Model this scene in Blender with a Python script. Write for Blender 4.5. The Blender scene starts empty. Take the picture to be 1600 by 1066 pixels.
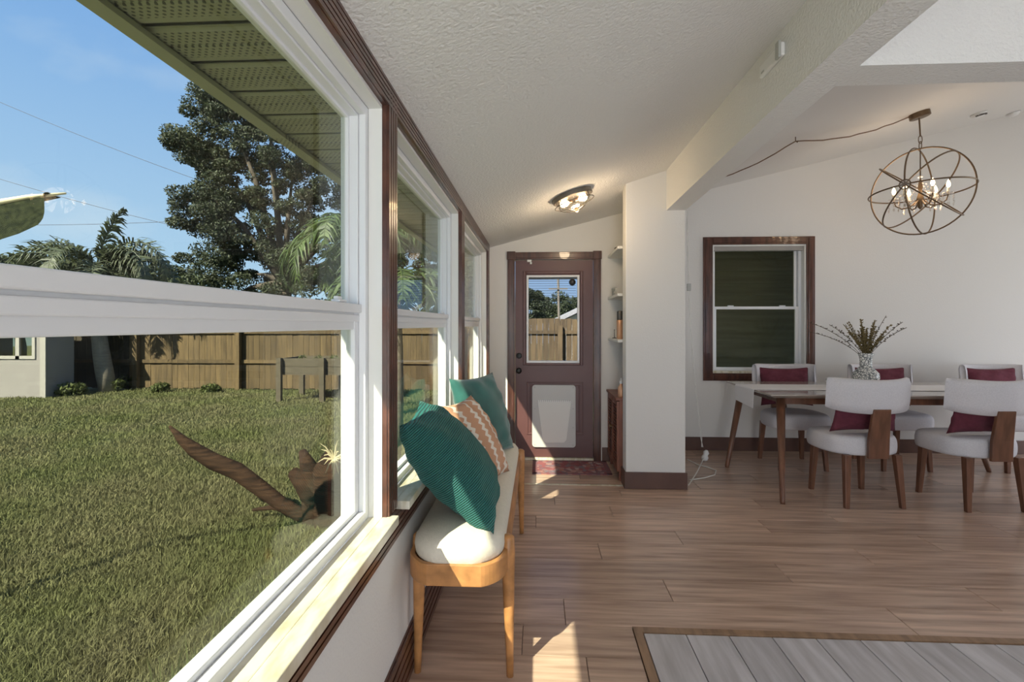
import bpy, bmesh, math, random
import numpy as np
from mathutils import Vector, Matrix

random.seed(7); rng = np.random.default_rng(7)
sc = bpy.context.scene
COL = sc.collection
PI = math.pi

# ------------------------------------------------------------------ camera
H = 1.34; F = 795.0; U0, V0 = 800.0, 508.0
TH = math.atan(42.0 / F)
cam_d = bpy.data.cameras.new('camera'); cam = bpy.data.objects.new('camera', cam_d); COL.objects.link(cam)
cam.location = (0, 0, H); cam.rotation_euler = (PI / 2, 0, TH)
cam_d.sensor_width = 36.0; cam_d.lens = F / 1600 * 36; cam_d.shift_y = -25 / 1600
cam_d.clip_start = 0.02; cam_d.clip_end = 500
sc.camera = cam

# ------------------------------------------------------------------ exposure
sc.view_settings.view_transform = 'Standard'; sc.view_settings.look = 'None'
sc.view_settings.gamma = 1.0; sc.view_settings.use_curve_mapping = False
sc.view_settings.exposure = 0.0

# ------------------------------------------------------------------ world sky (blue with thin cirrus)
w = bpy.data.worlds.new('sky'); sc.world = w; w.use_nodes = True
nt = w.node_tree; nt.nodes.clear()
N = lambda t: nt.nodes.new(t)
tc = N('ShaderNodeTexCoord'); sep = N('ShaderNodeSeparateXYZ'); nt.links.new(tc.outputs['Generated'], sep.inputs[0])
ramp = N('ShaderNodeValToRGB'); nt.links.new(sep.outputs['Z'], ramp.inputs[0])
ramp.color_ramp.elements[0].position = 0.0; ramp.color_ramp.elements[0].color = (.50, .72, 1.0, 1)
ramp.color_ramp.elements[1].position = 0.6; ramp.color_ramp.elements[1].color = (.12, .33, .86, 1)
mp = N('ShaderNodeMapping'); mp.inputs['Scale'].default_value = (1.2, 4.0, 6.0); mp.inputs['Rotation'].default_value = (.2, .5, .6)
nt.links.new(tc.outputs['Generated'], mp.inputs[0])
ns = N('ShaderNodeTexNoise'); ns.inputs['Scale'].default_value = 1.3; ns.inputs['Detail'].default_value = 7
nt.links.new(mp.outputs[0], ns.inputs['Vector'])
cr = N('ShaderNodeValToRGB'); cr.color_ramp.elements[0].position = .48; cr.color_ramp.elements[1].position = .85
cr.color_ramp.elements[1].color = (.55, .55, .55, 1); nt.links.new(ns.outputs['Fac'], cr.inputs[0])
mx = N('ShaderNodeMix'); mx.data_type = 'RGBA'; mx.inputs['B'].default_value = (.82, .88, 1, 1)
nt.links.new(cr.outputs[0], mx.inputs['Factor']); nt.links.new(ramp.outputs[0], mx.inputs['A'])
bg = N('ShaderNodeBackground'); bg.inputs['Strength'].default_value = 1.55
nt.links.new(mx.outputs['Result'], bg.inputs['Color'])
wo = N('ShaderNodeOutputWorld'); nt.links.new(bg.outputs[0], wo.inputs[0])

# ------------------------------------------------------------------ sun, and added area fills at unseen rear and side openings
def lamp(name, kind, loc, energy, color=(1, 1, 1), **kw):
    l = bpy.data.lights.new(name, kind); l.energy = energy; l.color = color
    for k, v in kw.items(): setattr(l, k, v)
    o = bpy.data.objects.new(name, l); COL.objects.link(o); o.location = loc
    return o
sun = lamp('sun', 'SUN', (-4, -6, 8), 21.0, (1, .96, .89), angle=.009)
sun.rotation_euler = Vector((.52, .855, -.885)).to_track_quat('-Z', 'Y').to_euler()
def area(name, loc, aim, energy, size, size_y, color=(1, .985, .96)):
    a = lamp(name, 'AREA', loc, energy, color, shape='RECTANGLE', size=size, size_y=size_y)
    a.rotation_euler = Vector(aim).to_track_quat('-Z', 'Z' if abs(aim[2]) < .9 else 'Y').to_euler(); return a
area('daylight_sunroom_door', (.30, -3.28, 1.04), (0, 1, .12), 70, 1.3, 1.95, (1, .995, .98))       # added fill, standing in for daylight at an unseen rear door
area('daylight_side_window', (6.84, 3.85, 1.3), (-1, 0, 0), 42, 2.8, 1.5, (1, .985, .97))  # added fill from the right, at a window never seen

# ------------------------------------------------------------------ pixel helpers (photo frame 1600 x 1066)
def ray(u, v):
    a = (u - U0) / F; c, s = math.cos(TH), math.sin(TH)
    return Vector((-s + c * a, c + s * a, (V0 - v) / F))
def on_x(u, v, X): d = ray(u, v); return Vector((0, 0, H)) + d * (X / d.x)
def on_y(u, v, Y): d = ray(u, v); return Vector((0, 0, H)) + d * (Y / d.y)
def on_z(u, v, Z): d = ray(u, v); return Vector((0, 0, H)) + d * ((Z - H) / d.z)

# ------------------------------------------------------------------ materials
MAT = {}
def mat(name, color, rough=.5, metal=0, var=0, scale=8, stretch=(1, 1, 1), bump=0, bscale=60, color2=None,
        spec=.5, emit=None, estr=0, island=0, trans=0, coat=0, coords='Object', detail=4, contrast=(.35, .65)):
    m = bpy.data.materials.new(name); m.use_nodes = True
    t = m.node_tree; b = t.nodes['Principled BSDF']; n = t.nodes.new; L = t.links.new
    b.inputs['Roughness'].default_value = rough; b.inputs['Metallic'].default_value = metal
    b.inputs['Specular IOR Level'].default_value = spec; b.inputs['Base Color'].default_value = (*color, 1)
    b.inputs['Coat Weight'].default_value = coat
    tcn = n('ShaderNodeTexCoord'); mpn = n('ShaderNodeMapping'); mpn.inputs['Scale'].default_value = stretch
    L(tcn.outputs[coords], mpn.inputs[0])
    out = None
    if var or color2:
        no = n('ShaderNodeTexNoise'); no.inputs['Scale'].default_value = scale; no.inputs['Detail'].default_value = detail
        L(mpn.outputs[0], no.inputs['Vector'])
        r = n('ShaderNodeValToRGB'); r.color_ramp.elements[0].position = contrast[0]; r.color_ramp.elements[1].position = contrast[1]
        c2 = color2 or tuple(x * (1 - var) for x in color)
        r.color_ramp.elements[0].color = (*c2, 1); r.color_ramp.elements[1].color = (*color, 1)
        L(no.outputs['Fac'], r.inputs[0]); out = r.outputs[0]
    if island:
        g = n('ShaderNodeNewGeometry' if island < 0 else 'ShaderNodeNewGeometry'); hs = n('ShaderNodeHueSaturation')
        ma = n('ShaderNodeMapRange'); ma.inputs['To Min'].default_value = 1 - abs(island); ma.inputs['To Max'].default_value = 1 + abs(island)
        L(g.outputs['Random Per Island'], ma.inputs[0]); L(ma.outputs[0], hs.inputs['Value'])
        if out: L(out, hs.inputs['Color'])
        else: hs.inputs['Color'].default_value = (*color, 1)
        out = hs.outputs[0]
    if out: L(out, b.inputs['Base Color'])
    if bump:
        nb = n('ShaderNodeTexNoise'); nb.inputs['Scale'].default_value = bscale; nb.inputs['Detail'].default_value = 3
        L(mpn.outputs[0], nb.inputs['Vector'])
        bp = n('ShaderNodeBump'); bp.inputs['Strength'].default_value = bump; bp.inputs['Distance'].default_value = .01
        L(nb.outputs['Fac'], bp.inputs['Height']); L(bp.outputs[0], b.inputs['Normal'])
    if emit:
        b.inputs['Emission Color'].default_value = (*emit, 1); b.inputs['Emission Strength'].default_value = estr
    if trans:
        tr = n('ShaderNodeBsdfTranslucent'); ms = n('ShaderNodeMixShader'); ms.inputs[0].default_value = trans
        if out: L(out, tr.inputs['Color'])
        else: tr.inputs['Color'].default_value = (*color, 1)
        L(b.outputs[0], ms.inputs[1]); L(tr.outputs[0], ms.inputs[2])
        L(ms.outputs[0], t.nodes['Material Output'].inputs[0])
    MAT[name] = m
    return m

def objrandom(m, amt, sat=0):
    """vary the base colour a little from object to object (planks, pickets, tiles)"""
    t = m.node_tree; b = t.nodes['Principled BSDF']; L = t.links.new
    oi = t.nodes.new('ShaderNodeObjectInfo'); ma = t.nodes.new('ShaderNodeMapRange'); hs = t.nodes.new('ShaderNodeHueSaturation')
    ma.inputs['To Min'].default_value = 1 - amt; ma.inputs['To Max'].default_value = 1 + amt
    L(oi.outputs['Random'], ma.inputs[0]); L(ma.outputs[0], hs.inputs['Value'])
    ln = b.inputs['Base Color'].links
    if ln: L(ln[0].from_socket, hs.inputs['Color'])
    else: hs.inputs['Color'].default_value = b.inputs['Base Color'].default_value
    L(hs.outputs[0], b.inputs['Base Color'])
    # shift the grain from piece to piece
    for nd in t.nodes:
        if nd.type == 'MAPPING':
            vm = t.nodes.new('ShaderNodeVectorMath'); vm.operation = 'SCALE'; vm.inputs[0].default_value = (37, 53, 71)
            L(oi.outputs['Random'], vm.inputs['Scale']); L(vm.outputs[0], nd.inputs['Location'])

def glass(name, tint, ior=1.45, rough=0.0, refl=1.0):
    m = bpy.data.materials.new(name); m.use_nodes = True; t = m.node_tree; t.nodes.clear(); n = t.nodes.new; L = t.links.new
    tr = n('ShaderNodeBsdfTransparent'); tr.inputs[0].default_value = (*tint, 1)
    gl = n('ShaderNodeBsdfGlossy'); gl.inputs['Roughness'].default_value = rough; gl.inputs[0].default_value = (refl, refl, refl, 1)
    fr = n('ShaderNodeFresnel')
    ge = n('ShaderNodeNewGeometry'); mr = n('ShaderNodeMapRange')          # same reflectance from both faces of the thin pane
    mr.inputs['To Min'].default_value = ior; mr.inputs['To Max'].default_value = 1 / ior
    L(ge.outputs['Backfacing'], mr.inputs[0]); L(mr.outputs[0], fr.inputs['IOR'])
    ms = n('ShaderNodeMixShader'); L(fr.outputs[0], ms.inputs[0]); L(tr.outputs[0], ms.inputs[1]); L(gl.outputs[0], ms.inputs[2])
    o = n('ShaderNodeOutputMaterial'); L(ms.outputs[0], o.inputs[0]); MAT[name] = m
    return m

mat('wall', (.75, .735, .71), .85, bump=.12, bscale=90)
mat('ceiling', (.80, .795, .78), .9, bump=.55, bscale=75)
mat('mahogany', (.115, .042, .026), .28, var=.55, scale=5, stretch=(6, 6, .8), coat=.3)
mat('fluted', (.12, .045, .028), .28, var=.5, scale=6, stretch=(2, 2, 2), coat=.3)
mat('baseboard', (.125, .062, .045), .4, var=.25, scale=6)
mat('door_paint', (.125, .052, .050), .42, var=.12, scale=3)
mat('white_vinyl', (.80, .81, .83), .35)
mat('white_paint', (.80, .80, .77), .55)
mat('sill_stone', (.72, .69, .58), .3, color2=(.50, .44, .28), scale=9, stretch=(3, 1, 1), contrast=(.3, .55))
mat('floor_wood', (.66, .480, .370), .28, color2=(.33, .215, .155), scale=3.2, stretch=(.7, 9, 9), detail=8, contrast=(.30, .70), coat=.12)
objrandom(MAT['floor_wood'], .13)
mat('border_wood', (.36, .22, .13), .35, var=.4, scale=5, stretch=(6, 1, 1))
mat('grey_tile', (.63, .61, .635), .42, color2=(.42, .40, .41), scale=3, stretch=(8, .8, 4), detail=8, contrast=(.32, .68))
objrandom(MAT['grey_tile'], .10)
mat('patio', (.50, .48, .45), .9)
glass('clear_glass', (.95, .96, .95), 1.2)
mat('slab', (.05, .04, .035), .9)
mat('oak', (.56, .265, .095), .38, var=.35, scale=4, stretch=(5, 1, 5), detail=6)
mat('walnut', (.20, .088, .050), .38, var=.4, scale=6, stretch=(5, 5, .8), detail=6)
mat('table_top', (.42, .37, .33), .12, var=.12, scale=4, stretch=(1, 8, 8), coat=.4)
mat('cream_fabric', (.76, .71, .60), .95, var=.06, scale=60, bump=.25, bscale=260)
mat('chair_fabric', (.70, .68, .71), .95, var=.10, scale=130, bump=.15, bscale=300)
mat('burgundy', (.150, .030, .050), .9, var=.2, scale=40, bump=.1, bscale=250)
mat('runner_cloth', (.84, .83, .85), .9, bump=.12, bscale=160)
mat('steel_dark', (.16, .15, .14), .45, metal=.7)
mat('bronze', (.17, .115, .07), .42, metal=.7)
mat('black', (.012, .012, .012), .45)
mat('bulb', (1, .8, .5), .3, emit=(1, .66, .34), estr=16)
mat('candle', (.80, .74, .62), .5)
mat('plastic_white', (.82, .82, .81), .4)
mat('pet_frame', (.58, .58, .57), .45)
mat('plastic_grey', (.45, .46, .44), .5)
mat('cabinet_wood', (.27, .095, .055), .42, var=.35, scale=6, stretch=(4, 4, .8))
mat('copper', (.75, .42, .25), .35, metal=.3)
mat('cord_white', (.75, .74, .70), .5)
mat('cord_brown', (.20, .12, .075), .55)
mat('siding_dark', (.35, .32, .24), .8, var=.2, scale=3, stretch=(.4, 4, 6))
glass('window_glass', (.79, .80, .745), 1.16)
glass('door_glass', (.66, .67, .68), 1.12, refl=.05)
glass('dining_glass', (.78, .77, .66), 1.25)
glass('crystal', (.90, .88, .86), 2.6)
glass('lamp_glass', (.93, .92, .90), 1.35)
glass('screen_mesh', (.83, .83, .80), 1.0)
# outdoors
mat('lawn', (.115, .125, .048), .95, color2=(.075, .085, .034), scale=1.6, detail=8)
mat('grass_blade', (.158, .172, .070), .9, spec=.2, color2=(.200, .188, .100), scale=.9, island=.30, trans=.25)
mat('fence_wood', (.140, .094, .043), .85, color2=(.080, .054, .027), scale=3, stretch=(7, 7, .6), detail=6)
objrandom(MAT['fence_wood'], .25)
mat('fence_old', (.070, .055, .036), .9, color2=(.042, .033, .022), scale=3, stretch=(7, 7, .6), detail=6)  # darker copy of the fence wood, carries the shade on this stretch
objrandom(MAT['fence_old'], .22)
mat('bark', (.085, .068, .050), .95, var=.5, scale=9, stretch=(4, 4, 1), bump=.6, bscale=25)
mat('palm_trunk', (.25, .215, .175), .9, var=.3, scale=7, stretch=(1, 1, 5), bump=.4, bscale=18)
mat('oak_leaf', (.040, .050, .022), .7, island=.55, trans=.25)
mat('far_leaf', (.045, .058, .022), .7, island=.5, trans=.25)
mat('palm_leaf', (.070, .082, .042), .55, island=.40, trans=.30)
mat('palm_leaf_green', (.060, .090, .022), .55, island=.40, trans=.35)
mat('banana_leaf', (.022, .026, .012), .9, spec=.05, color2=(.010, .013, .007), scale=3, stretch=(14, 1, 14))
mat('weed_leaf', (.095, .115, .034), .8, island=.4, trans=.3)
mat('driftwood', (.060, .034, .021), .9, spec=.1, color2=(.022, .014, .010), scale=5, stretch=(1, 1, 9), bump=.6, bscale=22)
mat('dry_stem', (.55, .48, .30), .8)
mat('grey_timber', (.115, .095, .066), .9, var=.4, scale=4, stretch=(1, 5, 8))
mat('soil', (.05, .035, .022), .95)
mat('shed_paint', (.26, .24, .235), .8, var=.06, scale=3)
mat('shed_trim', (.34, .32, .30), .7)
mat('roof_white', (.36, .35, .34), .8, var=.15, scale=6)
mat('house_wall', (.6, .57, .5), .8)
mat('pole_wood', (.20, .17, .13), .9)
mat('wire', (.03, .03, .035), .6)
mat('roof_shingle', (.10, .09, .08), .9)
mat('stem_dry', (.18, .135, .055), .9, island=.5)
mat('stem_dark', (.085, .062, .035), .9, island=.5)

# soffit vinyl with rows of small punched holes over two thirds of each panel
def soffit_mat():
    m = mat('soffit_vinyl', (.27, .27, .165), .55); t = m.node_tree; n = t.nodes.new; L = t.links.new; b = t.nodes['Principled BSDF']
    tcn = n('ShaderNodeTexCoord'); sp = n('ShaderNodeSeparateXYZ'); L(tcn.outputs['Object'], sp.inputs[0])
    def m2(op, a, bb):
        q = n('ShaderNodeMath'); q.operation = op
        for i, x in enumerate((a, bb)):
            if x is None: continue
            if isinstance(x, (int, float)): q.inputs[i].default_value = x
            else: L(x, q.inputs[i])
        return q.outputs[0]
    P = .0135
    row = m2('DIVIDE', sp.outputs['Y'], P)
    fy = m2('SUBTRACT', m2('FRACT', row, None), .5)
    odd = m2('MULTIPLY', m2('MODULO', m2('FLOOR', m2('ADD', row, 100), None), 2), .5)
    fx = m2('SUBTRACT', m2('FRACT', m2('ADD', m2('DIVIDE', sp.outputs['X'], P * 1.5), odd), None), .5)
    r2 = m2('ADD', m2('MULTIPLY', m2('MULTIPLY', fx, fx), 2.0), m2('MULTIPLY', fy, fy))
    hole = m2('LESS_THAN', r2, .10)
    band = m2('MULTIPLY', m2('GREATER_THAN', sp.outputs['Y'], .030), m2('LESS_THAN', sp.outputs['Y'], .155))
    fac = m2('MULTIPLY', hole, band)
    mixn = n('ShaderNodeMix'); mixn.data_type = 'RGBA'; L(fac, mixn.inputs['Factor'])
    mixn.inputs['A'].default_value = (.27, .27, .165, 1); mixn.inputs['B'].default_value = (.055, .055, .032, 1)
    L(mixn.outputs['Result'], b.inputs['Base Color'])
soffit_mat()

def cord_mat(name, col, dark):
    """corduroy: fine ribs along one direction"""
    m = mat(name, col, .75); t = m.node_tree; n = t.nodes.new; L = t.links.new; b = t.nodes['Principled BSDF']
    b.inputs['Sheen Weight'].default_value = .15; b.inputs['Sheen Roughness'].default_value = .4
    b.inputs['Sheen Tint'].default_value = (.45, .95, .85, 1)
    tcn = n('ShaderNodeTexCoord'); wv = n('ShaderNodeTexWave'); wv.bands_direction = 'Y'
    wv.inputs['Scale'].default_value = 40; wv.inputs['Distortion'].default_value = 1.2; wv.inputs['Detail Scale'].default_value = .4
    L(tcn.outputs['Object'], wv.inputs['Vector'])
    r = n('ShaderNodeValToRGB'); r.color_ramp.elements[0].color = (*dark, 1); r.color_ramp.elements[1].color = (*col, 1)
    r.color_ramp.elements[0].position = .1; r.color_ramp.elements[1].position = .6
    L(wv.outputs['Fac'], r.inputs[0]); L(r.outputs[0], b.inputs['Base Color'])
    bp = n('ShaderNodeBump'); bp.inputs['Strength'].default_value = .8; bp.inputs['Distance'].default_value = .006
    L(wv.outputs['Fac'], bp.inputs['Height']); L(bp.outputs[0], b.inputs['Normal'])
cord_mat('corduroy_teal', (.020, .170, .150), (.003, .028, .028))
mat('velvet_teal', (.016, .125, .110), .8, var=.25, scale=12, bump=.15, bscale=200)
MAT['velvet_teal'].node_tree.nodes['Principled BSDF'].inputs['Sheen Weight'].default_value = .4

def zigzag_mat():
    """terracotta weave with pale saw-tooth stripes"""
    m = mat('zigzag_terracotta', (.60, .33, .20), .95, bump=.2, bscale=250); t = m.node_tree; n = t.nodes.new; L = t.links.new; b = t.nodes['Principled BSDF']
    tcn = n('ShaderNodeTexCoord'); sp = n('ShaderNodeSeparateXYZ'); L(tcn.outputs['Object'], sp.inputs[0])
    def m2(op, a, bb=None):
        q = n('ShaderNodeMath'); q.operation = op
        for i, x in enumerate((a, bb)):
            if x is None: continue
            if isinstance(x, (int, float)): q.inputs[i].default_value = x
            else: L(x, q.inputs[i])
        return q.outputs[0]
    saw = m2('MULTIPLY', m2('ABSOLUTE', m2('SUBTRACT', m2('FRACT', m2('MULTIPLY', sp.outputs['Y'], 30)), .5)), .05)
    s = m2('FRACT', m2('MULTIPLY', m2('ADD', m2('ADD', sp.outputs['X'], saw), 1.0), 9.5))
    st = m2('MULTIPLY', m2('GREATER_THAN', s, .35), m2('LESS_THAN', s, .66))
    mixn = n('ShaderNodeMix'); mixn.data_type = 'RGBA'; L(st, mixn.inputs['Factor'])
    mixn.inputs['A'].default_value = (.60, .33, .20, 1); mixn.inputs['B'].default_value = (.82, .74, .64, 1)
    L(mixn.outputs['Result'], b.inputs['Base Color'])
zigzag_mat()

def vase_mat():
    m = mat('vase_glaze', (.78, .78, .76), .2); t = m.node_tree; n = t.nodes.new; L = t.links.new; b = t.nodes['Principled BSDF']
    tcn = n('ShaderNodeTexCoord'); vo = n('ShaderNodeTexVoronoi'); vo.feature = 'DISTANCE_TO_EDGE'; vo.inputs['Scale'].default_value = 46
    no = n('ShaderNodeTexNoise'); no.inputs['Scale'].default_value = 60; no.inputs['Detail'].default_value = 2
    L(tcn.outputs['Object'], vo.inputs['Vector']); L(tcn.outputs['Object'], no.inputs['Vector'])
    q = n('ShaderNodeMath'); q.operation = 'MULTIPLY'; L(vo.outputs['Distance'], q.inputs[0]); L(no.outputs['Fac'], q.inputs[1])
    r = n('ShaderNodeValToRGB'); r.color_ramp.interpolation = 'CONSTANT'; r.color_ramp.elements[0].color = (.22, .24, .25, 1); r.color_ramp.elements[1].color = (.80, .80, .77, 1)
    r.color_ramp.elements[1].position = .052; L(q.outputs[0], r.inputs[0]); L(r.outputs[0], b.inputs['Base Color'])
vase_mat()

def rug_mat():
    m = mat('rug_weave', (.30, .10, .10), .95, bump=.2, bscale=200); t = m.node_tree; n = t.nodes.new; L = t.links.new; b = t.nodes['Principled BSDF']
    tcn = n('ShaderNodeTexCoord'); vo = n('ShaderNodeTexVoronoi'); vo.inputs['Scale'].default_value = 22
    L(tcn.outputs['Object'], vo.inputs['Vector'])
    r = n('ShaderNodeValToRGB'); e = r.color_ramp.elements
    e[0].color = (.34, .10, .11, 1); e[1].color = (.46, .36, .36, 1); e[0].position = .1; e[1].position = .9
    for p, c in ((.35, (.24, .085, .10, 1)), (.55, (.20, .17, .21, 1)), (.7, (.40, .17, .14, 1))):
        x = e.new(p); x.color = c
    L(vo.outputs['Color'], r.inputs[0]); L(r.outputs[0], b.inputs['Base Color'])
rug_mat()
mat('rug_border', (.26, .075, .085), .95, color2=(.16, .12, .15), scale=40)

# ------------------------------------------------------------------ mesh helpers
class MB:
    def __init__(s): s.v = []; s.f = []
    def add(s, vs, fs):
        o = len(s.v); s.v += [tuple(x) for x in vs]; s.f += [tuple(i + o for i in f) for f in fs]; return s
    def box(s, a, b, M=None):
        x0, y0, z0 = a; x1, y1, z1 = b
        vs = [Vector(p) for p in ((x0,y0,z0),(x1,y0,z0),(x1,y1,z0),(x0,y1,z0),(x0,y0,z1),(x1,y0,z1),(x1,y1,z1),(x0,y1,z1))]
        if M is not None: vs = [M @ v for v in vs]
        return s.add(vs, [(3,2,1,0),(4,5,6,7),(0,1,5,4),(1,2,6,5),(2,3,7,6),(3,0,4,7)])
    def tube(s, pts, r, n=8, cap=True, closed=False):
        pts = [Vector(p) for p in pts]; m = len(pts)
        rs = r if isinstance(r, (list, tuple)) else [r] * m
        vs = []; up = Vector((0, 0, 1)); prev = None
        for i, p in enumerate(pts):
            if closed: d = pts[(i + 1) % m] - pts[i - 1]
            else: d = pts[min(i + 1, m - 1)] - pts[max(i - 1, 0)]
            d.normalize()
            if prev is None:
                x = d.cross(up)
                if x.length < 1e-3: x = d.cross(Vector((0, 1, 0)))
            else: x = prev - d * prev.dot(d)
            x.normalize(); prev = x; y = d.cross(x)
            for k in range(n):
                a = 2 * PI * k / n; vs.append(p + (x * math.cos(a) + y * math.sin(a)) * rs[i])
        fs = []
        for i in range(m if closed else m - 1):
            j = (i + 1) % m
            for k in range(n):
                q = (k + 1) % n; fs.append((i*n+k, j*n+k, j*n+q, i*n+q))
        if cap and not closed:
            fs.append(tuple(range(n))); fs.append(tuple((m-1)*n + k for k in range(n))[::-1])
        return s.add(vs, fs)
    def lathe(s, prof, n=24, M=None, cap=True):
        vs = []
        for r, z in prof:
            for k in range(n):
                a = 2 * PI * k / n; vs.append(Vector((r * math.cos(a), r * math.sin(a), z)))
        if M is not None: vs = [M @ v for v in vs]
        fs = []; m = len(prof)
        for i in range(m - 1):
            for k in range(n):
                q = (k + 1) % n; fs.append((i*n+k, i*n+q, (i+1)*n+q, (i+1)*n+k))
        if cap:
            fs.append(tuple(range(n))[::-1]); fs.append(tuple((m-1)*n+k for k in range(n)))
        return s.add(vs, fs)
    def prism(s, poly, z0, z1, M=None):
        n = len(poly); vs = [Vector((x, y, z0)) for x, y in poly] + [Vector((x, y, z1)) for x, y in poly]
        if M is not None: vs = [M @ v for v in vs]
        return s.add(vs, [tuple(range(n))[::-1], tuple(range(n, 2*n))] + [(i, (i+1) % n, n+(i+1) % n, n+i) for i in range(n)])
    def build(s, name, m, parent=None, smooth=False, bevel=0, seg=2, subd=0, origin=None):
        me = bpy.data.meshes.new(name); off = Vector(origin) if origin is not None else Vector((0, 0, 0))
        if parent is not None and origin is None and parent.get('_world'): off = abs_loc(parent)
        me.from_pydata([tuple(Vector(v) - off) for v in s.v], [], s.f); me.update()
        o = bpy.data.objects.new(name, me); COL.objects.link(o)
        me.materials.append(MAT[m])
        if smooth: me.shade_smooth()
        if parent is not None:
            o.parent = parent
            if parent.get('_world'):
                o['_world'] = 1
        if origin is not None: o.location = off if parent is None or not parent.get('_world') else off - abs_loc(parent)
        if bevel:
            bm_ = o.modifiers.new('bevel', 'BEVEL'); bm_.width = bevel; bm_.segments = seg; bm_.limit_method = 'ANGLE'; bm_.angle_limit = .6
        if subd:
            sm = o.modifiers.new('subd', 'SUBSURF'); sm.levels = subd; sm.render_levels = subd
        return o
def abs_loc(o):
    l = Vector(o.location)
    while o.parent: o = o.parent; l = l + Vector(o.location)
    return l
def tag(o, label=None, cat=None, group=None, kind=None):
    if label: o['label'] = label
    if cat: o['category'] = cat
    if group: o['group'] = group
    if kind: o['kind'] = kind
    return o
def thing(name, label, cat, loc=(0,0,0), rz=0, group=None, world=True):
    o = bpy.data.objects.new(name, None); COL.objects.link(o); o.location = loc; o.rotation_euler = (0, 0, rz)
    o.empty_display_size = .1
    if world: o['_world'] = 1       # children are built in room coordinates
    return tag(o, label, cat, group)
def struct(o, label=None, cat=None): return tag(o, label, cat, kind='structure')
def sroot(name, loc=(0,0,0)):
    o = bpy.data.objects.new(name, None); COL.objects.link(o); o.location = loc; o['_world'] = 1
    return tag(o, kind='structure')
def box(a, b): return MB().box(a, b)
def copy_tree(o, parent=None):
    c = o.copy(); COL.objects.link(c); c.parent = parent
    for ch in list(o.children): copy_tree(ch, c)
    return c
def mesh_np(name, V, faces, m, parent=None):
    """V (n,3) array, faces (k,3 or 4) array"""
    me = bpy.data.meshes.new(name); k = faces.shape[1]
    me.vertices.add(len(V)); me.vertices.foreach_set('co', V.astype(np.float32).ravel())
    me.loops.add(faces.size); me.loops.foreach_set('vertex_index', faces.astype(np.int32).ravel())
    me.polygons.add(len(faces)); me.polygons.foreach_set('loop_start', np.arange(0, faces.size, k, dtype=np.int32))
    me.polygons.foreach_set('loop_total', np.full(len(faces), k, dtype=np.int32)); me.update(calc_edges=True)
    me.materials.append(MAT[m]); o = bpy.data.objects.new(name, me); COL.objects.link(o); o.parent = parent
    return o

# ================================================================== ROOM SHELL
XW, XC = -.500, -.476            # window wall face, casing face
XR, XO = -.541, -.622             # back of reveal, outside face
YD, YB = 5.045, 5.55             # door wall, dining wall
ZH, ZS, ZC = 2.040, .728, 2.115  # window head, sill, ceiling at the window wall
WIN = [(-1.50, -.04), (.10, 1.595), (1.696, 3.125), (3.250, 4.800)]  # first window lies out of view, added for its light
def ceil_z(x):
    return ZC + (x + .476) * (2.605 - ZC) / (1.041 + .476)
def din_z(x): return 2.789 + .236 * (x - 1.8)

# floor base, planks laid across the room, grey tile inset with border
fl = struct(box((-.50, -3.3, -.12), (6.85, YB, -.012)).build('floor', 'slab', origin=(0, 0, 0)))
fl['_world'] = 1
BX, BY = .450, 2.245             # corner of the border round the grey tile
pw = .2165; rows = []
y = 2.245
plank_mesh = {}
def plank(x0, x1, y0, y1):
    g = .0012
    k = (round(x1 - x0, 4), round(y1 - y0, 4))
    if k not in plank_mesh:
        mb = MB(); lx, ly = (x1 - x0) / 2 - g, (y1 - y0) / 2 - g; c = .0015
        vs = [(-lx,-ly,-.012),(lx,-ly,-.012),(lx,ly,-.012),(-lx,ly,-.012),(-lx,-ly,-c),(lx,-ly,-c),(lx,ly,-c),(-lx,ly,-c),
              (-lx+c,-ly+c,0),(lx-c,-ly+c,0),(lx-c,ly-c,0),(-lx+c,ly-c,0)]
        fs = [(0,1,5,4),(1,2,6,5),(2,3,7,6),(3,0,4,7),(4,5,9,8),(5,6,10,9),(6,7,11,10),(7,4,8,11),(8,9,10,11)]
        me = bpy.data.meshes.new('plank'); me.from_pydata(vs, [], fs); me.materials.append(MAT['floor_wood']); plank_mesh[k] = me
    o = bpy.data.objects.new('plank', plank_mesh[k]); COL.objects.link(o); o.parent = fl
    o.location = ((x0 + x1) / 2, (y0 + y1) / 2, 0)
def row(y0, y1, xa, xb, first, Lp=1.52):
    x = xa; n = first
    while x < xb - 1e-4:
        e = min(x + n, xb)
        if xb - e < .12: e = xb
        plank(x, e, y0, y1); x = e; n = Lp
r_i = 0; y0 = BY + .038
offs = [.62, 1.15, .30, .86, 1.38, .48, 1.02]
while y0 < YB - .01:
    y1 = min(y0 + pw, YB)
    xb = 6.6 if y0 < 5.0 else 6.6
    xa = -.50 if y0 < YD else 1.0
    row(y0, y1, xa, xb, offs[r_i % 7]); y0 = y1; r_i += 1
y1 = BY + .038; r_i = 3
while y1 > .2:                   # left of the inset, towards the camera
    y0 = max(y1 - pw, .2)
    row(y0, y1, -.50, BX - .038, offs[r_i % 7] * .5, .62); y1 = y0; r_i += 1
MB().prism([(BX - .036, .2), (BX, .2), (BX, BY), (BX - .036, BY + .036)], -.012, .004).build('border_strip', 'border_wood', fl)
MB().prism([(BX, BY), (6.6, BY), (6.6, BY + .036), (BX - .036, BY + .036)], -.012, .003).build('border_strip', 'border_wood', fl)
tile_me = None; tx = BX + .004; tw = .182; ti = 0
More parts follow.
